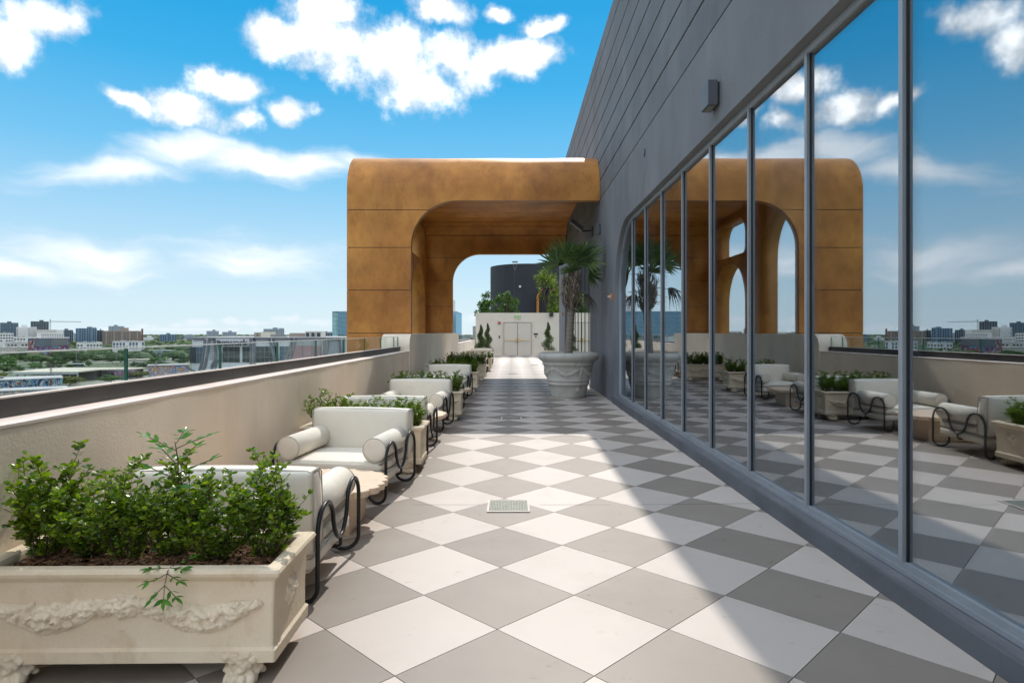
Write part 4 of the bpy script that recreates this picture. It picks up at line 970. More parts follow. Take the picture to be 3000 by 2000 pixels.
# ------------------------------------------------------------------ urn with fan palm
UX, UY = 1.30, 14.55; UZ = floor_z(UX, UY)
e = empty('stone_urn', (UX, UY, UZ)); tag(e, 'large grey stone urn with carved garland standing by the charcoal wall', 'urn')
m = MB(); m.lathe([(.36, 0), (.405, .0), (.412, .03), (.425, .10), (.452, .20), (.480, .29), (.494, .296), (.498, .315), (.488, .325), (.497, .375), (.510, .382), (.512, .40), (.500, .408), (.530, .52), (.560, .66), (.582, .745), (.606, .755), (.612, .785), (.596, .80), (.620, .83), (.675, .865), (.712, .91), (.722, .955), (.708, 1.0), (.672, 1.028), (.63, 1.035), (.60, 1.02), (.585, .99), (.57, .93)], 64, caps=False); m.build('bowl', 'urn_stone', e, smooth=True)
m = MB(); m.lathe([(.572, .94), (.4, .955), (.2, .96), (.001, .965)], 32, caps=False); m.build('soil', 'soil', e, smooth=True)
def uplace(s, t):
    a = s; r = .50 + .082 * (t - .41) / .33; M = Matrix.Rotation(a, 3, 'Z') @ Matrix(((0, 0, 1), (1, 0, 0), (0, 1, 0)))
    return Vector((r * math.cos(a), r * math.sin(a), t)), M
b = MB()
for k in range(5):
    a0 = -2.2 + k * 2 * math.pi / 5; pth = []
    for i in range(9):
        f = i / 8; pth.append((a0 + f * 1.0, .655 - .13 * math.sin(math.pi * f), .020 + .030 * math.sin(math.pi * f)))
    g_ = garland_mesh('g', uplace, pth, 40 + k, .006); b.add(g_.v, g_.f)
    rng = random.Random(60 + k); c, M = uplace(a0 - .13, .665); flower(b, c, .05, rng, M, .026)
    for i in range(6): c, M = uplace(a0 - .13 + rng.uniform(-.05, .05), .61 - .025 * i); b.ball(c, (.022, .022, .018), rng, .2, M)
obj('garland', fuse(b, 'garland', .0055), 'urn_stone', e)
b = MB(); c, M = uplace(-1.15, .18); c = Vector((.455 * math.cos(-1.15), .455 * math.sin(-1.15), .19)); M = Matrix.Rotation(-1.15, 3, 'Z') @ Matrix(((0, 0, 1), (1, 0, 0), (0, 1, 0))); rng = random.Random(9)
flower(b, c, .06, rng, M, .012); obj('medallion', fuse(b, 'medallion', .005), 'urn_stone', e)

pe = empty('fan_palm', (UX + .01, UY, UZ + .955)); tag(pe, 'fan palm with shaggy trunk growing in the large stone urn', 'palm')
rng = random.Random(15)
tr = [(.0 + .03 * math.sin(z * 1.1) + .055 * z / 1.9, .015 * math.sin(z * 2), z) for z in [i * .1 for i in range(0, 19)]]
m = MB(); m.tube([(x, y, z - .03) for x, y, z in tr], [.098 - .012 * min(1, i / 6) + .004 * (i % 2) for i in range(len(tr))], 18); m.build('trunk', 'palm_trunk', pe, smooth=True)
TX, TY = tr[-1][0], tr[-1][1]
b = MB()
for k in range(240):                      # old leaf bases wrapped round the upper trunk
    a = rng.uniform(0, 6.28); z = rng.uniform(1.0, 1.86); r0 = .085 + .058 * math.sin((z - 1.0) / .86 * 2.7)
    d = Vector((math.cos(a), math.sin(a), 0)); t = Vector((-math.sin(a), math.cos(a), 0)); L_ = rng.uniform(.16, .34); w_ = rng.uniform(.012, .030); tw = rng.uniform(-.5, .5)
    p = Vector((TX * .8, TY, z)) + d * r0; q = p + (Vector((0, 0, 1)) + d * rng.uniform(.05, .5) + t * tw).normalized() * L_
    mid = (p + q) / 2 + d * .035
    vs = []
    for pp, ww in ((p, w_), (mid, w_ * .8), (q, w_ * .25)): vs += [pp + t * ww, pp + d * .008, pp - t * ww]
    b.add(vs, [(0, 1, 4, 3), (1, 2, 5, 4), (3, 4, 7, 6), (4, 5, 8, 7)])
b.build('leaf_bases', 'palm_boot', pe, kind='stuff')
def fan(b, st, base, d, plen, rad, nseg=26, span=R(230), droop=.25, roll=0.0):
    d = d.normalized(); side = d.cross(Vector((0, 0, 1))); side = side.normalized() if side.length > .05 else Vector((1, 0, 0))
    up = side.cross(d).normalized(); Rm = Matrix.Rotation(roll, 3, d); side = Rm @ side; up = Rm @ up
    n = 7; pts = [base + d * plen * i / n + Vector((0, 0, -.06 * plen * (i / n) ** 2)) for i in range(n + 1)]; st.tube(pts, [.012 - .006 * i / n for i in range(n + 1)], 6)
    hub = pts[-1]
    for k in range(nseg):
        a = -span / 2 + span * (k + rng.uniform(-.3, .3)) / (nseg - 1); dd = (d * math.cos(a) + side * math.sin(a)).normalized(); nn = up; ss = dd.cross(nn).normalized()
        L_ = rad * (1 - .28 * (abs(a) / (span / 2)) ** 2) * rng.uniform(.78, 1.08); vs = []; m_ = 6
        for i in range(m_ + 1):
            t = i / m_; wv = rad * .042 * (math.sin(math.pi * min(1, t * .75 + .12)) if t < .97 else .06) * (1 if t < .6 else max(.05, (1 - t) / .4) ** .7)
            p = hub + dd * L_ * t + nn * (.10 * rad * math.sin(t * 2.2)) * (1 - abs(a) / 4) + Vector((0, 0, -droop * rad * t ** 2.6 * rng.uniform(.7, 1.3)))
            vs += [p + ss * wv + nn * wv * .45, p, p - ss * wv + nn * wv * .45]
        b.add(vs, [f for i in range(m_) for f in ((3 * i, 3 * i + 1, 3 * i + 4, 3 * i + 3), (3 * i + 1, 3 * i + 2, 3 * i + 5, 3 * i + 4))])
crown = Vector((TX, TY, 1.88))
FR = [(-50, 50, .42, .66), (-12, 40, .45, .66), (-130, 52, .42, .64), (172, 60, .45, .64), (205, 36, .48, .60), (35, 66, .42, .62), (100, 46, .48, .6), (-95, 20, .36, .56), (-60, 82, .45, .64), (10, 6, .42, .48), (-80, 48, .30, .60)]
for az_, el_, pl_, rd in FR:
    rl = {-12: 1.1, 172: -1.0, 205: 1.2, 10: -1.2, 150: -1.1}.get(az_)
    lv, st = MB(), MB(); d = Vector((math.cos(R(az_)) * math.cos(R(el_)), math.sin(R(az_)) * math.cos(R(el_)), math.sin(R(el_))))
    fan(lv, st, crown + Vector((0, 0, rng.uniform(-.1, .1))), d, pl_, rd, 17, R(rng.uniform(150, 200)), rng.uniform(.02, .14), (rl if rl is not None else rng.uniform(-.6, .6)))
    fo = lv.build('frond', 'palm_leaf', pe); st.build('stalk', 'palm_boot', fo)
for az_, el_, pl_, rd in ((188, -4, .50, .46), (-20, -30, .35, .36)):
    lv, st = MB(), MB(); d = Vector((math.cos(R(az_)) * math.cos(R(el_)), math.sin(R(az_)) * math.cos(R(el_)), math.sin(R(el_))))
    fan(lv, st, crown + Vector((0, 0, -.25)), d, pl_, rd, 20, R(150), .95, .3); fo = lv.build('dead_frond', 'palm_dead', pe); st.build('stalk', 'palm_boot', fo)
b = MB()
for k in range(14):                       # bare old stalks sticking out
    a = rng.uniform(0, 6.28); el_ = rng.uniform(-.5, .8); d = Vector((math.cos(a) * math.cos(el_), math.sin(a) * math.cos(el_), math.sin(el_))); p = Vector((TX, TY, rng.uniform(1.1, 1.6))); L_ = rng.uniform(.35, .65)
    o = MB(); o.tube([p, p + d * L_ * .5, p + d * L_ + Vector((0, 0, -.05))], [.012, .008, .004], 5); o.build('old_stalk', 'palm_boot', pe)

# ------------------------------------------------------------------ topiaries and shrubs by the end wall
def quads(b, rng, c, size, n, rad, up=0.0):
    for _ in range(n):
        d = Vector((rng.gauss(0, 1), rng.gauss(0, 1), rng.gauss(0, 1))).normalized(); p = Vector(c) + Vector((d.x * rad[0], d.y * rad[1], d.z * rad[2])) * rng.random() ** .4
        a = Vector((rng.gauss(0, 1), rng.gauss(0, 1), rng.gauss(0, 1) + up)).normalized(); s = a.cross(d + Vector((.01, .02, .03))).normalized(); z = size * rng.uniform(.6, 1.2)
        b.add([p - a * z * .5, p + s * z * .28, p + a * z * .5, p - s * z * .28], [(0, 1, 2, 3)])
def topiary(x, y, h, seed, lab, wd=.36):
    z0 = floor_z(x, y); rng = random.Random(seed)
    pt = empty('terracotta_pot', (x, y, z0)); tag(pt, 'pot of the ' + lab, 'pot')
    m = MB(); m.lathe([(.15, 0), (.19, .02), (.22, .34), (.245, .36), (.25, .42), (.23, .425), (.21, .36)], 20, caps=False); m.build('bowl', 'cast_stone', pt, smooth=True)
    m = MB(); m.lathe([(.215, .37), (.001, .38)], 16, caps=False); m.build('soil', 'soil', pt)
    e = empty('spiral_topiary', (x, y, z0 + .38)); tag(e, lab, 'topiary'); b = MB(); n = 46
    for i in range(n):
        t = i / (n - 1); r = wd * (1 - t) ** .8 + .035; a = t * 4.6 * math.pi; quads(b, rng, (r * .26 * math.cos(a), r * .26 * math.sin(a), .10 + (h - .10) * t), .065, 90, (r * .82, r * .82, .085))
    b.build('foliage', 'cypress_leaf', e); m = MB(); m.tube([(0, 0, -.02), (.01, 0, h * .5), (0, 0, h)], [.02, .012, .004], 6); m.build('trunk', 'trunk', e)
topiary(-1.62, 31.0, 1.45, 1, 'spiral clipped topiary at far left, the one nearer the parapet')
topiary(-1.40, 34.0, 1.55, 2, 'spiral clipped topiary at far left, the one nearer the door')
topiary(2.02, 35.5, 1.65, 3, 'spiral clipped topiary right of the door, left of the palm trunk', .46)
topiary(3.35, 35.0, 1.6, 4, 'spiral clipped topiary behind the barred arch')
def bush(x, y, z, rx, rz_, seed, m_, lab, cat='shrub', n=26, size=.16, name='leafy_shrub'):
    rng = random.Random(seed); e = empty(name, (x, y, z)); tag(e, lab, cat); b = MB()
    for k in range(n):
        d = Vector((rng.gauss(0, 1), rng.gauss(0, 1), rng.gauss(0, 1))).normalized() * rng.random() ** .45
        quads(b, rng, (d.x * rx, d.y * rx, rz_ + d.z * rz_), size, 75, (rx * .34, rx * .34, rz_ * .26), .6)
    b.build('foliage', m_, e); m = MB()
    for k in range(4): a = rng.uniform(0, 6.28); m.tube([(0, 0, -.2), (math.cos(a) * rx * .3, math.sin(a) * rx * .3, rz_), (math.cos(a) * rx * .6, math.sin(a) * rx * .6, rz_ * 1.6)], [.05, .035, .012], 6)
    m.build('stems', 'trunk', e)
bush(-1.75, 41.5, 2.0, .75, 1.02, 5, 'shrub_leaf', 'dark leafy shrub above the left end of the end wall')
bush(-.35, 41.6, 2.0, .72, 1.32, 6, 'shrub_leaf', 'taller bright leafy shrub above the end wall, left of the lamp post')
bush(2.75, 41.6, 2.0, .70, 1.5, 7, 'shrub_yellow', 'yellow green shrub above the end wall beside the golden arch')
bush(2.3, 42.6, 3.4, .8, 1.3, 17, 'shrub_yellow', 'tall yellow green shrub rising behind the palm crown')
bush(4.6, 42.0, 2.0, .9, 1.2, 8, 'shrub_leaf', 'leafy shrub seen behind the bars, left of the pair')
bush(6.2, 42.5, 2.0, .9, 1.25, 9, 'shrub_leaf', 'leafy shrub seen behind the bars, right of the pair')

TOWERS=[
('glass_tower',-1249.0,-1204.2,1500,60,24.0,'teal','dark teal tower with balconies, leftmost on the skyline'),
('concrete_tower',-1135.1,-1092.5,1450,40,26.4,'slate','dark unfinished tower beside the tower crane'),
('hospital_building',-927.0,-901.5,1150,40,10.4,'white_plain','plain white slab with dark corner windows left of the ribbed block'),
('ribbed_building',-878.0,-865.6,1120,40,10.8,'ribbed','narrow white block with vertical ribs left of the white grid building'),
('office_building',-850.1,-802.0,1100,50,5.2,'white_grid','long white office block with three rows of small dark windows'),
('apartment_tower',-1107.8,-1071.2,1500,40,6.5,'bluegrey','low blue grey block right of the white grid office'),
('apartment_tower',-922.6,-878.0,1300,40,9.4,'blue','wide blue apartment tower with stepped roof behind the green flat roofs'),
('apartment_tower',-1013.0,-996.4,1500,40,5.7,'bluegrey','narrow grey tower just right of the wide blue apartment tower'),
('apartment_tower',-984.8,-946.5,1500,40,15.6,'greyblue','tall grey blue tower rising behind the tan office block'),
('hospital_building',-765.8,-693.8,1150,60,3.4,'tan','long tan office block with rows of windows left of the brick stack'),
('apartment_tower',-860.1,-819.4,1500,40,-4.3,'blue','blue apartment block standing alone between the tan block and the patterned building'),
('apartment_tower',-1067.0,-1031.6,2000,40,-9.6,'greyblue','low distant grey block left of the two grey towers with stair heads'),
('apartment_tower',-746.3,-716.3,1500,40,4.0,'greyblue','grey tower with central stair head above the rooftop sign'),
('apartment_tower',-708.0,-673.1,1500,40,1.5,'greyblue','wider grey tower with stair head right of its twin over the sign'),
('apartment_tower',-607.5,-556.8,1500,40,9.0,'greyblue','tall stepped grey tower above the middle of the patterned roof'),
('apartment_tower',-481.2,-439.6,1500,40,-0.1,'bluegrey','low blue grey block left of the blue glass tower'),
('office_building',-791.1,-770.0,950,40,-0.6,'white_win','white low office with two dark window bands at the left edge'),
('office_building',-729.5,-707.5,900,40,-6.0,'white_win','long low white building left of the mural block'),
('warehouse_building',-624.4,-598.3,760,30,-11.5,'tan_win','tan two storey warehouse with ribbon windows left of the mural block'),
('boundary_building',-582.9,-550.3,700,20,-16.3,'tanwall','pale tan windowless shed in front of the warehouse'),
('school_building',-566.4,-533.2,800,30,-12.7,'white_win','low white building with small windows right of the mural block'),
('office_building',-493.9,-454.3,760,30,-10.7,'white_blue','white low office with blue glazed bays below the tan block'),
('apartment_tower',-1281.8,-1253.6,1700,30,3.4,'bluegrey','distant blue grey block between the crane and the white grid office'),
('apartment_tower',-1299.4,-1275.5,1800,30,-3.5,'greyblue','low distant block between the mural block and the blue tower'),
('apartment_tower',-1236.7,-1201.8,2100,30,-19.4,'greyblue','low pale block left of the lone blue apartment block'),
('apartment_tower',-1198.1,-1172.5,2200,30,-16.8,'bluegrey','low distant block right of the lone blue apartment block'),
('apartment_tower',-1183.8,-1150.6,2300,30,-18.9,'greyblue','small distant block left of the grey tower over the sign'),
('apartment_tower',-978.7,-895.8,2200,30,-14.3,'greyblue','long low distant block behind the rooftop units'),
('apartment_tower',-813.0,-708.1,2200,30,-15.5,'bluegrey','long low distant block right of the stepped grey tower'),
('hospital_building',-171.6,-137.9,1900,30,-13.2,'greyblue','low distant block seen beyond the canopy over the far railing'),
('school_building',-960.0,-933.4,1600,30,-12.7,'white_plain','small distant white hall right of the brick stack'),
]
TREES=[
(-406.8,496,8.8,-17.7,1),
(-488.3,610,9.1,-20.0,0),
(-370.4,448,7.5,-22.3,0),
(-370.7,462,5.0,-23.0,0),
(-446.3,576,9.7,-19.4,0),
(-559.8,728,7.2,-21.3,0),
(-382.1,492,7.8,-22.6,1),
(-381.2,517,7.7,-19.3,0),
(-474.1,650,8.4,-19.5,0),
(-381.9,508,4.5,-23.5,3),
(-366.3,508,4.0,-24.5,0),
(-392.7,555,4.9,-23.0,0),
(-421.3,610,7.9,-20.0,0),
(-372.0,540,3.2,-23.7,1),
(-563.4,805,8.8,-18.9,0),
(-720.4,1076,14.9,-18.9,0),
(-550.2,827,10.6,-20.3,0),
(-381.2,587,8.1,-20.4,0),
(-363.7,576,5.1,-19.4,0),
(-514.9,805,10.4,-18.9,0),
(-395.7,650,6.4,-22.1,0),
(-1131.7,1623,11.2,-22.1,2),
(-1143.2,1715,11.9,-21.7,2),
(-301.1,395,7.4,-24.2,2),
(-250.1,348,7.9,-23.0,2),
(-336.1,406,2.8,-24.5,2),
(-234.7,360,6.8,-22.8,1),
(-777.8,1096,11.9,-19.8,0),
(-650.2,805,4.8,-22.1,0),
(-323.3,526,4.7,-23.3,0),
(-670.5,1145,17.0,-16.0,0),
(-472.6,843,14.6,-16.0,0),
(-325.2,572,8.5,-20.6,1),
(-406.1,678,10.1,-16.7,0),
(-306.3,530,9.2,-19.3,1),
(-400.3,740,11.0,-19.3,0),
(-311.2,581,7.2,-22.7,0),
(-241.1,395,7.8,-23.0,2),
(-237.1,416,5.1,-24.8,2),
(-594.3,1084,13.4,-18.8,0),
(-303.5,508,7.5,-22.2,0),
]
# ------------------------------------------------------------------ city beyond the parapet
ZG = -28.5
m = MB(); RG = 6000; n = 48; m.v = [(0, 0, ZG)] + [(RG * math.cos(2 * math.pi * k / n), RG * math.sin(2 * math.pi * k / n), ZG) for k in range(n)]; m.f = [(0, 1 + k, 1 + (k + 1) % n) for k in range(n)]
o = m.build('city_ground', 'city_ground'); tag(o, 'flat city ground far below the terrace', kind='structure')
m = MB(); m.box(-340, -180, 425, 437, ZG + .02, ZG + .06); o = m.build('street', 'asphalt'); tag(o, 'asphalt street beyond the flat roofed market hall', kind='structure')
def face_cam(x0, x1, Y, extra=0.0):
    xc = (x0 + x1) / 2; th = math.atan2(-xc, Y); w = (x1 - x0) * math.cos(th)
    return (xc, Y, ZG), th + extra, w
BODY = dict(teal='bldg_teal', slate='slate_conc', blue='bldg_blue', bluegrey='bldg_bluegrey', greyblue='bldg_greyblue', white_plain='bldg_white', ribbed='bldg_offwhite', white_grid='bldg_white', tan='bldg_tan', white_win='bldg_white', tan_win='bldg_offwhite', tanwall='bldg_offwhite', white_blue='bldg_white')
def block(name, x0, x1, Y, D, zt, style, lab, seed):
    loc, th, w = face_cam(x0, x1, Y); e = empty(name, loc, th); tag(e, lab, 'building'); H = zt - ZG; rng = random.Random(seed); h = w / 2
    m = MB(); m.box(-h, h, 0, D, 0, H); m.build('wall', BODY[style], e)
    lo = max(2.0, H - 34)
    if style in ('teal', 'slate', 'blue', 'bluegrey', 'greyblue'):
        m = MB(); z = lo
        while z < H - .5: m.box(-h - .5, h + .5, -.7, D + .5, z, z + .75); z += 3.4
        m.build('floor_slabs', 'slab_blue' if style != 'greyblue' else 'slab_pale', e, kind='stuff')
        m = MB(); k = 5 + int(w / 12)
        for i in range(k):
            c = -h + w * (i + .5 + rng.uniform(-.25, .25)) / k; m.box(c - .9, c + .9, -.9, -.02, lo, H - rng.uniform(0, 2))
        m.build('piers', 'pane_blue' if style in ('blue', 'teal') else 'slab_pale' if style == 'greyblue' else 'pane_dark', e, kind='stuff')
        m = MB(); a = rng.uniform(-.4, .1) * h; m.box(a, a + w * .24, 2, D * .7, H, H + 3.2); m.build('stair_head', BODY[style], e)
        if w > 36:
            m = MB(); m.box(h * .5, h * .95, 3, D * .6, H, H + 2.0); m.build('plant_room', 'slab_pale', e)
    elif style == 'ribbed':
        m = MB()
        for i in range(8): c = -h + w * (i + .5) / 8; m.box(c - .3, c + .3, -.7, -.01, 2, H - .6)
        m.build('ribs', 'bldg_white', e, kind='stuff')
    elif style == 'white_plain':
        m = MB(); z = lo
        while z < H - 5:
            for s in (-1, 1): m.box(s * (h - 1.5) - .7, s * (h - 1.5) + .7, -.12, .02, z, z + 1.6)
            z += 3.2
        m.build('windows', 'pane_dark', e, kind='stuff')
        m = MB(); m.box(-h * .3, h * .6, 4, D * .6, H, H + 4); m.build('plant_room', 'bldg_white', e)
    elif style == 'white_grid':
        m = MB()
        for r_ in range(4):
            for i in range(13):
                c = -h * .62 + (h * 1.52) * i / 12; z = H - 9.5 - 3.6 * r_; m.box(c - .62, c + .62, -.15, .05, z, z + 1.7)
        m.build('windows', 'pane_dark', e, kind='stuff')
        m = MB(); m.box(-h, h * .45, -.25, .0, H - 4.4, H + .4); m.build('cornice', 'bldg_offwhite', e)
    elif style == 'tan':
        m = MB(); z = lo
        while z < H - 1.5:
            for i in range(26): c = -h + w * (i + .5) / 26; m.box(c - .9, c + .9, -.15, .05, z, z + 1.7)
            z += 3.3
        m.build('windows', 'pane_dark', e, kind='stuff')
        m = MB()
        for i in range(5): c = -h + w * (i + .5) / 5; m.box(c - 1.1, c + 1.1, -.6, .0, 0, H + .5)
        m.build('piers', 'bldg_tan', e, kind='stuff')
        m = MB(); m.box(-h * .1, h * .35, 8, D, H, H + 6); m.build('penthouse', 'bldg_tan', e)
    else:
        m = MB(); rows = 2 if H < 24 else 3; n_ = max(4, int(w / 3.2))
        pm_ = 'pane_blue' if style == 'white_blue' else 'pane_dark'
        if style != 'tanwall':
            for r_ in range(rows):
                z = H - 4.2 - 4.2 * r_
                if z < 1: break
                for i in range(n_):
                    if rng.random() < .18: continue
                    c = -h + w * (i + .5) / n_; m.box(c - 1.1, c + 1.1, -.14, .05, z, z + (2.0 if style != 'white_blue' else 3.2))
        else:
            for i in range(10): c = -h + w * (i + .5) / 10; m.box(c - .08, c + .08, -.06, .02, 0, H - .4)
        if m.v: m.build('windows', pm_, e, kind='stuff')
        m = MB(); m.box(-h - .2, h + .2, -.3, D + .2, H, H + .5); m.build('roof', 'roof_grey', e)
        m = MB(); m.box(-h * .5, -h * .2, D * .3, D * .5, H + .5, H + 2); m.box(h * .2, h * .4, D * .3, D * .5, H + .5, H + 1.6); m.build('roof_units', 'slab_pale', e, kind='stuff')
for k, t in enumerate(TOWERS): block(*t, 900 + k)
# brick stack
loc, th, w = face_cam(-692.6, -689.2, 1148); e = empty('brick_stack', loc, th); tag(e, 'slim red brown stack at the right end of the tan block', 'chimney')
m = MB(); m.box(-1.6, 1.6, 0, 4, 0, 35.2); m.build('shaft', 'bldg_brick', e); m = MB(); m.box(-1.8, 1.8, -.2, 4.2, 35.2, 36); m.build('cap', 'bldg_brick', e)
# tower crane
e = empty('tower_crane', (-1083, 1442, ZG), R(36)); tag(e, 'tower crane with long jib standing over the unfinished tower', 'crane')
m = MB()
for a, b_ in ((-1, -1), (1, -1), (1, 1), (-1, 1)): m.box(a - .22, a + .22, b_ - .22, b_ + .22, 0, 56)
z = 30
while z < 56: m.tube([(-1, -1, z), (1, -1, z + 2.2)], .14, 4); m.tube([(1, -1, z), (-1, -1, z + 2.2)], .14, 4); z += 2.2
m.build('mast', 'pole_grey', e)
m = MB(); m.tube([(-14, 0, 53.6), (60, 0, 53.6)], .3, 4); m.tube([(0, 0, 55.6), (58, 0, 54.6)], .22, 4)
for i in range(20): m.tube([(i * 3, 0, 53.6), (i * 3 + 1.5, 0, 55.5 - i * .045)], .12, 4); m.tube([(i * 3 + 3, 0, 53.6), (i * 3 + 1.5, 0, 55.5 - i * .045)], .12, 4)
m.build('jib', 'pole_grey', e)
m = MB(); m.box(-.8, .8, -.8, .8, 56, 59.5); m.box(-14, -10, -1, 1, 51.2, 53.4); m.build('cab', 'slate_conc', e)
# mural block
loc, th, w = face_cam(-539, -493, 685); e = empty('mural_building', loc, th); tag(e, 'tall block with colourful mural and dark louvred upper front', 'building'); h = w / 2; H = 23.2
m = MB(); m.box(-h, h, 0, 25, 0, H); m.build('wall', 'mural_a', e)
m = MB(); m.box(-h * .68, h * .1, -.4, -.02, H - 9.5, H - .6); m.build('louvre_panel', 'slate_conc', e)
m = MB(); m.box(h * .12, h * .92, -.4, -.02, H - 8.5, H - .6)
m.build('louvre_panel', 'pole_grey', e)
m = MB()
for i in range(6): m.box(h * .14, h * .90, -.55, -.41, H - 8.2 + i * 1.3, H - 7.6 + i * 1.3)
m.build('louvres', 'slate_conc', e, kind='stuff')
m = MB(); m.box(-h - .3, h + .3, -.5, 25.3, H, H + .7); m.build('roof', 'bldg_white', e)
m = MB(); m.box(h * .26, h * .45, -.2, -.01, 0, 8); m.build('door', 'pane_dark', e)
m = MB(); m.box(h * .12, h * .25, -.25, -.01, 0, 10.5); m.box(h * .46, h * .56, -.25, -.01, 0, 10.5); m.box(h * .25, h * .46, -.25, -.01, 8, 10.5); m.build('door_surround', 'red_plastic', e)
# flat roofed market hall
e = empty('market_hall', (0, 0, 0)); tag(e, 'long low hall with pale flat roof on columns', 'building')
rp = [(-295, 363), (-259.6, 366), (-261, 389.5), (-244, 393), (-240, 408), (-297, 408), (-302, 393)]
m = MB(); m.prism(rp, lambda v, t: (v[0], v[1], t), -22.7, -22.0); m.build('roof', 'roof_cream', e)
m = MB(); m.prism([(x, y - .2) for x, y in rp[:2]] + [(x, y + 1) for x, y in rp[:2]][::-1], lambda v, t: (v[0], v[1], t), -23.6, -22.71); m.build('fascia', 'slab_pale', e)
for i in range(9):
    x = -294 + 34 * i / 8; m = MB(); m.box(x - .3, x + .3, 365 + i * .3, 365.7 + i * .3, ZG, -22.8); m.build('column', 'roof_grey', e)
m = MB(); m.box(-262, -243, 392, 405, ZG, -22.8); m.build('painted_wall', 'mural_c', e)
m = MB(); m.box(-296, -264, 388, 404, ZG, -22.9); m.build('rear_wall', 'pole_grey', e)
m = MB(); m.box(-259, -254, 389.3, 391.9, ZG + 2.5, -24.2); m.build('window', 'pane_dark', e)
# painted sheds
def shed(x0, x1, Y, D, zt, mt, rm, lab, name='painted_shed'):
    loc, th, w = face_cam(x0, x1, Y); e = empty(name, loc, th); tag(e, lab, 'building'); h = w / 2; H = zt - ZG
    m = MB(); m.box(-h, h, 0, D, 0, H); m.build('wall', mt, e); m = MB(); m.box(-h - .4, h + .4, -.6, D + .4, H, H + .35); m.build('roof', rm, e)
    m = MB(); m.box(-h * .7, -h * .55, D * .4, D * .55, H + .35, H + 1.5); m.build('roof_unit', 'pole_grey', e)
    return e
shed(-272, -232, 318, 22, -23.0, 'mural_b', 'roof_grey', 'low shed with dark colourful mural at the lower left of the view')
shed(-236, -196, 272, 14, -24.3, 'mural_d', 'roof_grey', 'low grey roofed shed closest to the railing at the far left')
shed(-238, -211, 402, 14, -20.3, 'mural_d', 'roof_grey', 'low building with bright pink and blue mural left of the patterned building')
shed(-330, -296, 640, 20, -21.5, 'bldg_offwhite', 'roof_grey', 'pale low shed right of the white office with blue bays', 'low_shed')
shed(-440, -395, 720, 20, -20.5, 'slab_blue', 'roof_grey', 'grey blue low shed between trees in front of the white office', 'low_shed')
shed(-352, -310, 560, 14, -23.5, 'bldg_offwhite', 'roof_cream', 'pale long roof among the trees left of the patterned building', 'low_shed')
# patterned white office building with rooftop lettering
K = .06925
def RX(x): return (520 + .2211 * x - 1503) * K
def RZ(y): return 1.52 - (930 + .2211 * y - 972) * K
YW = 125.0
e = empty('patterned_building', (0, YW, 0)); tag(e, 'white office building with grey patterned straps, big windows and rooftop lettering', 'building')
xl, xr = RX(130), RX(2380)
pl = [(xr, 26), (xr, 0), (xl + 2.5, 0)] + [(xl + 2.5 - 2.5 * math.sin(t), 2.5 - 2.5 * math.cos(t)) for t in [math.pi / 2 * i / 6 for i in range(1, 7)]] + [(xl, 26)]
m = MB(); m.prism(pl, lambda v, t: (v[0], v[1], t), ZG, RZ(268)); m.build('wall', 'pattern_white', e)
pl2 = [(x + (.0), y - .25 if y < 1 else y) for x, y in pl]
m = MB(); m.prism(pl2, lambda v, t: (v[0], v[1], t), RZ(270) + .05, RZ(262) + .05); m.build('roof', 'roof_grey', e)
def wpane(x0, x1, y0, y1, mt, cols, rows):
    f = MB(); f.box(RX(x0), RX(x1), -.10, -.02, RZ(y1), RZ(y0)); fo = f.build('window', 'pole_grey', e)
    for i in range(cols):
        for j in range(rows):
            a, b_ = RX(x0) + (RX(x1) - RX(x0)) * i / cols, RX(x0) + (RX(x1) - RX(x0)) * (i + 1) / cols; c, d = RZ(y1) + (RZ(y0) - RZ(y1)) * j / rows, RZ(y1) + (RZ(y0) - RZ(y1)) * (j + 1) / rows
            q = MB(); q.box(a + .05, b_ - .05, -.125, -.105, c + .05, d - .05); q.build('pane', mt, fo)
wpane(165, 255, 388, 602, 'pane_dark', 1, 1); wpane(255, 340, 388, 602, 'pane_blue', 2, 3)
wpane(600, 828, 385, 592, 'pane_dark', 3, 3); wpane(862, 966, 385, 592, 'pane_dark', 2, 3); wpane(1040, 1275, 380, 592, 'pane_dark', 4, 3)
wpane(1355, 1490, 380, 570, 'pane_blue', 2, 3); wpane(1520, 1915, 372, 570, 'pane_pink', 4, 3)
for x0, x1, y0, y1 in ((430, 492, 300, 560), (2005, 2140, 300, 520), (1560, 1930, 315, 368)):
    m = MB(); m.box(RX(x0), RX(x1), -.08, -.02, RZ(y1), RZ(y0)); m.build('mesh_panel', 'perforated', e)
def strap(pts, w=32):
    m = MB(); P_ = [Vector((RX(x), RZ(y))) for x, y in pts]; hw = w * .2211 * K / 2; L_, R_ = [], []
    for i, p in enumerate(P_):
        d = (P_[min(i + 1, len(P_) - 1)] - P_[max(i - 1, 0)]).normalized(); nn = Vector((-d.y, d.x)); L_.append(p + nn * hw); R_.append(p - nn * hw)
    m.prism([tuple(v) for v in L_ + R_[::-1]], lambda v, t: (v[0], t, v[1]), -.30, -.13); o = m.build('strap', 'pattern_strap', e)
    return o
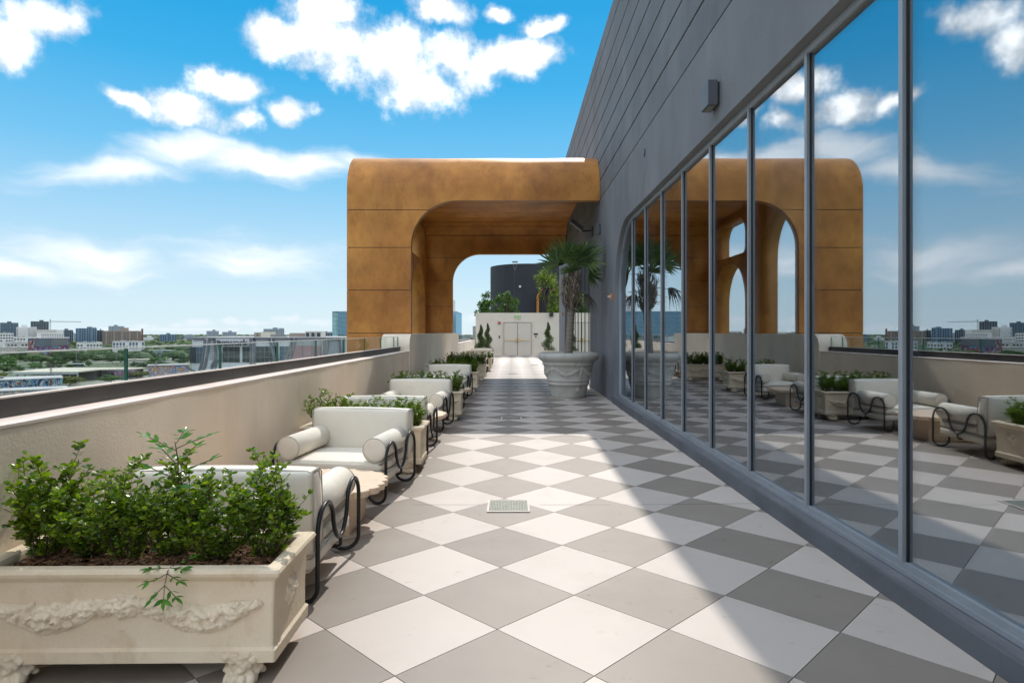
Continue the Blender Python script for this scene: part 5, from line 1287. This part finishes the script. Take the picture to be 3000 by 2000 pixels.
for s in ([(372, 290), (345, 480), (325, 610), (290, 720)], [(425, 290), (400, 500), (370, 640), (335, 720)], [(492, 285), (518, 500), (508, 560), (465, 620), (455, 720)], [(545, 300), (562, 420), (590, 520), (612, 525)], [(500, 720), (512, 610), (540, 572), (612, 560)],
          [(975, 275), (975, 650)], [(1022, 275), (1022, 640)], [(1222, 285), (1262, 430), (1300, 600)], [(1272, 285), (1300, 400), (1340, 600)], [(1528, 285), (1490, 410), (1430, 580)], [(1572, 285), (1540, 400), (1480, 580)],
          [(1955, 285), (1938, 560)], [(1998, 285), (1975, 560)], [(2150, 285), (2165, 560)], [(2205, 285), (2200, 560)],
          [(1300, 380), (1320, 470), (1310, 590)]): strap(s, 30)
for x0, x1 in ((140, 360), (412, 505), (1012, 1230), (1262, 1535), (1562, 1965), (1990, 2160)):
    strap([(x0, 285), (x1, 285)], 26)
strap([(135, 660), (180, 690), (240, 715)], 26)
for x0, x1, y0, mt in ((850, 885, 198, 'bldg_tan'), (905, 935, 205, 'bldg_tan'), (940, 1072, 190, 'roof_cream'), (1085, 1230, 228, 'pole_grey'), (1340, 1590, 205, 'bldg_tan')):
    m = MB(); m.box(RX(x0), RX(x1), 6, 9, RZ(262), RZ(y0)); m.build('roof_unit', mt, e)
for x0, x1 in ((1582, 1650), (1656, 1725), (1732, 1803)):
    m = MB(); m.box(RX(x0), RX(x1), 5, 8, RZ(262), RZ(180)); fo = m.build('roof_unit', 'bldg_offwhite', e)
    m = MB(); m.box(RX(x0 + 12), RX(x1 - 12), 4.93, 4.99, RZ(255), RZ(200)); m.build('louvre', 'pane_dark', fo)
tm = text_mesh('wework', 1.0, .06, 'lettering'); xs_ = [v.co.x for v in tm.vertices]; sc = (RX(955) - RX(548)) / (max(xs_) - min(xs_))
o = obj('lettering', tm, 'sign_letters', e, loc=((RX(955) + RX(548)) / 2, -.9, RZ(332)), rot=(R(90), 0, 0)); o.scale = (sc, sc * 1.0, sc)
m = MB(); m.box(RX(545), RX(960), -.85, -.75, RZ(368), RZ(362)); m.box(RX(640), RX(644), -.8, 0, RZ(368), RZ(362)); m.box(RX(880), RX(884), -.8, 0, RZ(368), RZ(362)); m.build('sign_rail', 'sign_letters', e)
# blue glass tower behind the canopy pillar
YT = 262.0; e = empty('blue_glass_building', (-76.8, YT, ZG)); tag(e, 'blue glass building with fine grid behind the golden pillar', 'building')
WT, HT = 52.5, 10.0 - ZG
m = MB(); m.box(2.4, WT, 0, 30, 0, HT); m.build('wall', 'blue_curtain_wall', e)
m = MB(); m.box(2.5, WT - .1, .15, 29.9, 0, HT - .1); m.build('core', 'blue_glass', e)
m = MB(); m.box(0, 2.3, .3, 30, 0, HT - .1); m.build('corner_bay', 'teal_glass', e)
m = MB(); z = 14
while z < HT: m.box(-.05, WT + .1, -.12, -.01, z, z + .16); z += 1.9
x = 0
while x < WT + .1: m.box(x - .06, x + .06, -.10, -.012, 12, HT); x += 1.75
m.box(-.1, WT + .1, -.15, 30.1, HT, HT + .3); m.build('mullions', 'slab_blue', e, kind='stuff')
m = MB(); m.box(30, 50, 4, 24, HT + .3, HT + 6.0); m.build('plant_room', 'bldg_white', e)
# trees one can tell apart
CROWN = {}
def crown_mesh(v, kind):
    if (v, kind) in CROWN: return CROWN[(v, kind)]
    rng = random.Random(500 + v); b = MB(); n = 30
    for k in range(n):
        d = Vector((rng.gauss(0, 1), rng.gauss(0, 1), rng.gauss(0, .8))).normalized() * (rng.random() ** .4) * .78
        c = Vector((d.x, d.y, d.z)); r = rng.uniform(.18, .36)
        quads(b, rng, c, .17, 42, (r, r, r * .75), .2)
    me = b.mesh('crown'); me.materials.append(MATS[('tree_dark', 'tree_green', 'tree_yellow', 'tree_brown')[kind]]); CROWN[(v, kind)] = me
    return me
tk = ('dark green', 'bright green', 'yellow green', 'brownish')
tl = sorted([(x / Y, x, Y, r, zt, k) for x, Y, r, zt, k in TREES])
def ordinal(n): return f"{n}{'th' if 10 <= n % 100 <= 20 else {1: 'st', 2: 'nd', 3: 'rd'}.get(n % 10, 'th')}"
trm = MB(); trm.tube([(0, 0, 0), (.03, .02, .5), (0, 0, 1.0)], [.10, .07, .05], 7); trm_me = trm.mesh('trunk')
for i, (_, x, Y, r, zt, k) in enumerate(tl):
    hh = max(3.5, zt - ZG); e = empty('tree', (x, Y, ZG), i * 1.7); tag(e, f'{tk[k]} tree beyond the railing, {ordinal(i + 1)} from the left of all its trees', 'tree', 'trees in the city beyond the railing')
    rz_ = min(hh * .5, r * .8); c = obj('crown', crown_mesh(i % 4, k), None, e, loc=(0, 0, hh - rz_)); c.scale = (r * 1.12, r * 1.12, rz_ * 1.1)
    t = obj('trunk', trm_me, 'trunk', e); t.scale = (3, 3, hh - rz_)
# utility poles and street lamps
for i, (x, Y, hgt, arm) in enumerate([(-576, 700, 17.5, 0), (-448, 632, 19, 0), (-350, 610, 15.5, 0), (-320, 560, 15, 0), (-306, 530, 9.5, 1), (-270, 360, 9, 0), (-372, 540, 10.5, 1), (-351, 545, 10, 1), (-440, 520, 10, 0)]):
    e = empty('street_lamp' if arm else 'utility_pole', (x, Y, ZG)); n_ = ordinal(i + 1)
    tag(e, (f'slim street lamp with angled arm in the city, listed by the trees, pole {n_}' if arm else f'tall thin utility pole in the city, pole {n_}'), 'street lamp' if arm else 'pole', 'poles in the city beyond the railing')
    e['label'] = ['tall utility pole at the far left before the tan warehouse', 'tall utility pole right of the mural block', 'tall utility pole above the bright mural shed', 'tall utility pole just left of the patterned building', 'street lamp among trees left of the patterned building', 'short pole beside the market hall roof corner', 'street lamp with angled arm right of the bus', 'street lamp with angled arm left of the first glass joint', 'short pale pole among the trees at far left'][i]
    m = MB(); m.tube([(0, 0, 0), (0, 0, hgt)], .28 if not arm else .2, 6); m.build('pole', 'pole_grey', e)
    m = MB()
    if arm: m.tube([(0, 0, hgt), (2.6, 0, hgt + 1.0)], .14, 5); m.box(2.2, 3.4, -.25, .25, hgt + .85, hgt + 1.1)
    else: m.box(-1.2, 1.2, -.12, .12, hgt - 1.3, hgt - 1.05)
    m.build('arm', 'pole_grey', e)
# bus
e = empty('parked_bus', (-372, 526, ZG), R(35)); tag(e, 'dark windowed bus with white roof beyond the market hall', 'bus')
obj('body', rbox('body', -5.4, 5.4, -1.3, 1.3, .5, 3.2, .3, 3), 'bldg_white', e)
m = MB(); m.box(-5.0, 4.6, -1.36, -1.31, 1.5, 2.7); m.build('window', 'pane_dark', e)
m = MB(); m.box(-5.35, 5.35, -1.33, -1.301, .55, 1.35); m.build('skirt', 'pane_dark', e)
for x in (-3.6, 3.2):
    m = MB(); m.tube([(x, -1.38, .5), (x, -1.0, .5)], .5, 12); m.build('wheel', 'black_plastic', e)
# far low suburb and woods, one mass each
rng = random.Random(404); hb, tb_ = MB(), MB()
for k in range(520):
    Y = rng.uniform(900, 4200); a = rng.uniform(-43, -14) if k % 6 else rng.uniform(-14, 6); x = math.tan(R(a)) * Y; w = rng.uniform(6, 16); h_ = rng.uniform(3.5, 8)
    M = Matrix.Translation((x, Y, ZG)) @ Matrix.Rotation(R(-a + rng.uniform(-10, 10)), 4, 'Z'); hb.box(-w, w, 0, 12, 0, h_, M)
o = hb.build('suburb_roofs', 'bldg_offwhite'); tag(o, 'mass of low pale roofs stretching to the horizon', kind='stuff')
for k in range(3600):
    Y = 640 + 4800 * rng.random() ** 1.4; a = rng.uniform(-44, -13) if k % 7 else rng.uniform(-14, 6); x = math.tan(R(a)) * Y; r = rng.uniform(4, 10) * (1 + Y / 4000)
    hgt = rng.uniform(5, 11); tb_.ball((x, Y, ZG + hgt * .45), (r, r, hgt * .55), rng, .30, None, 6, 4)
o = tb_.build('distant_woods', 'tree_dark'); tag(o, 'far tree canopy spread between the houses out to the horizon', kind='stuff')
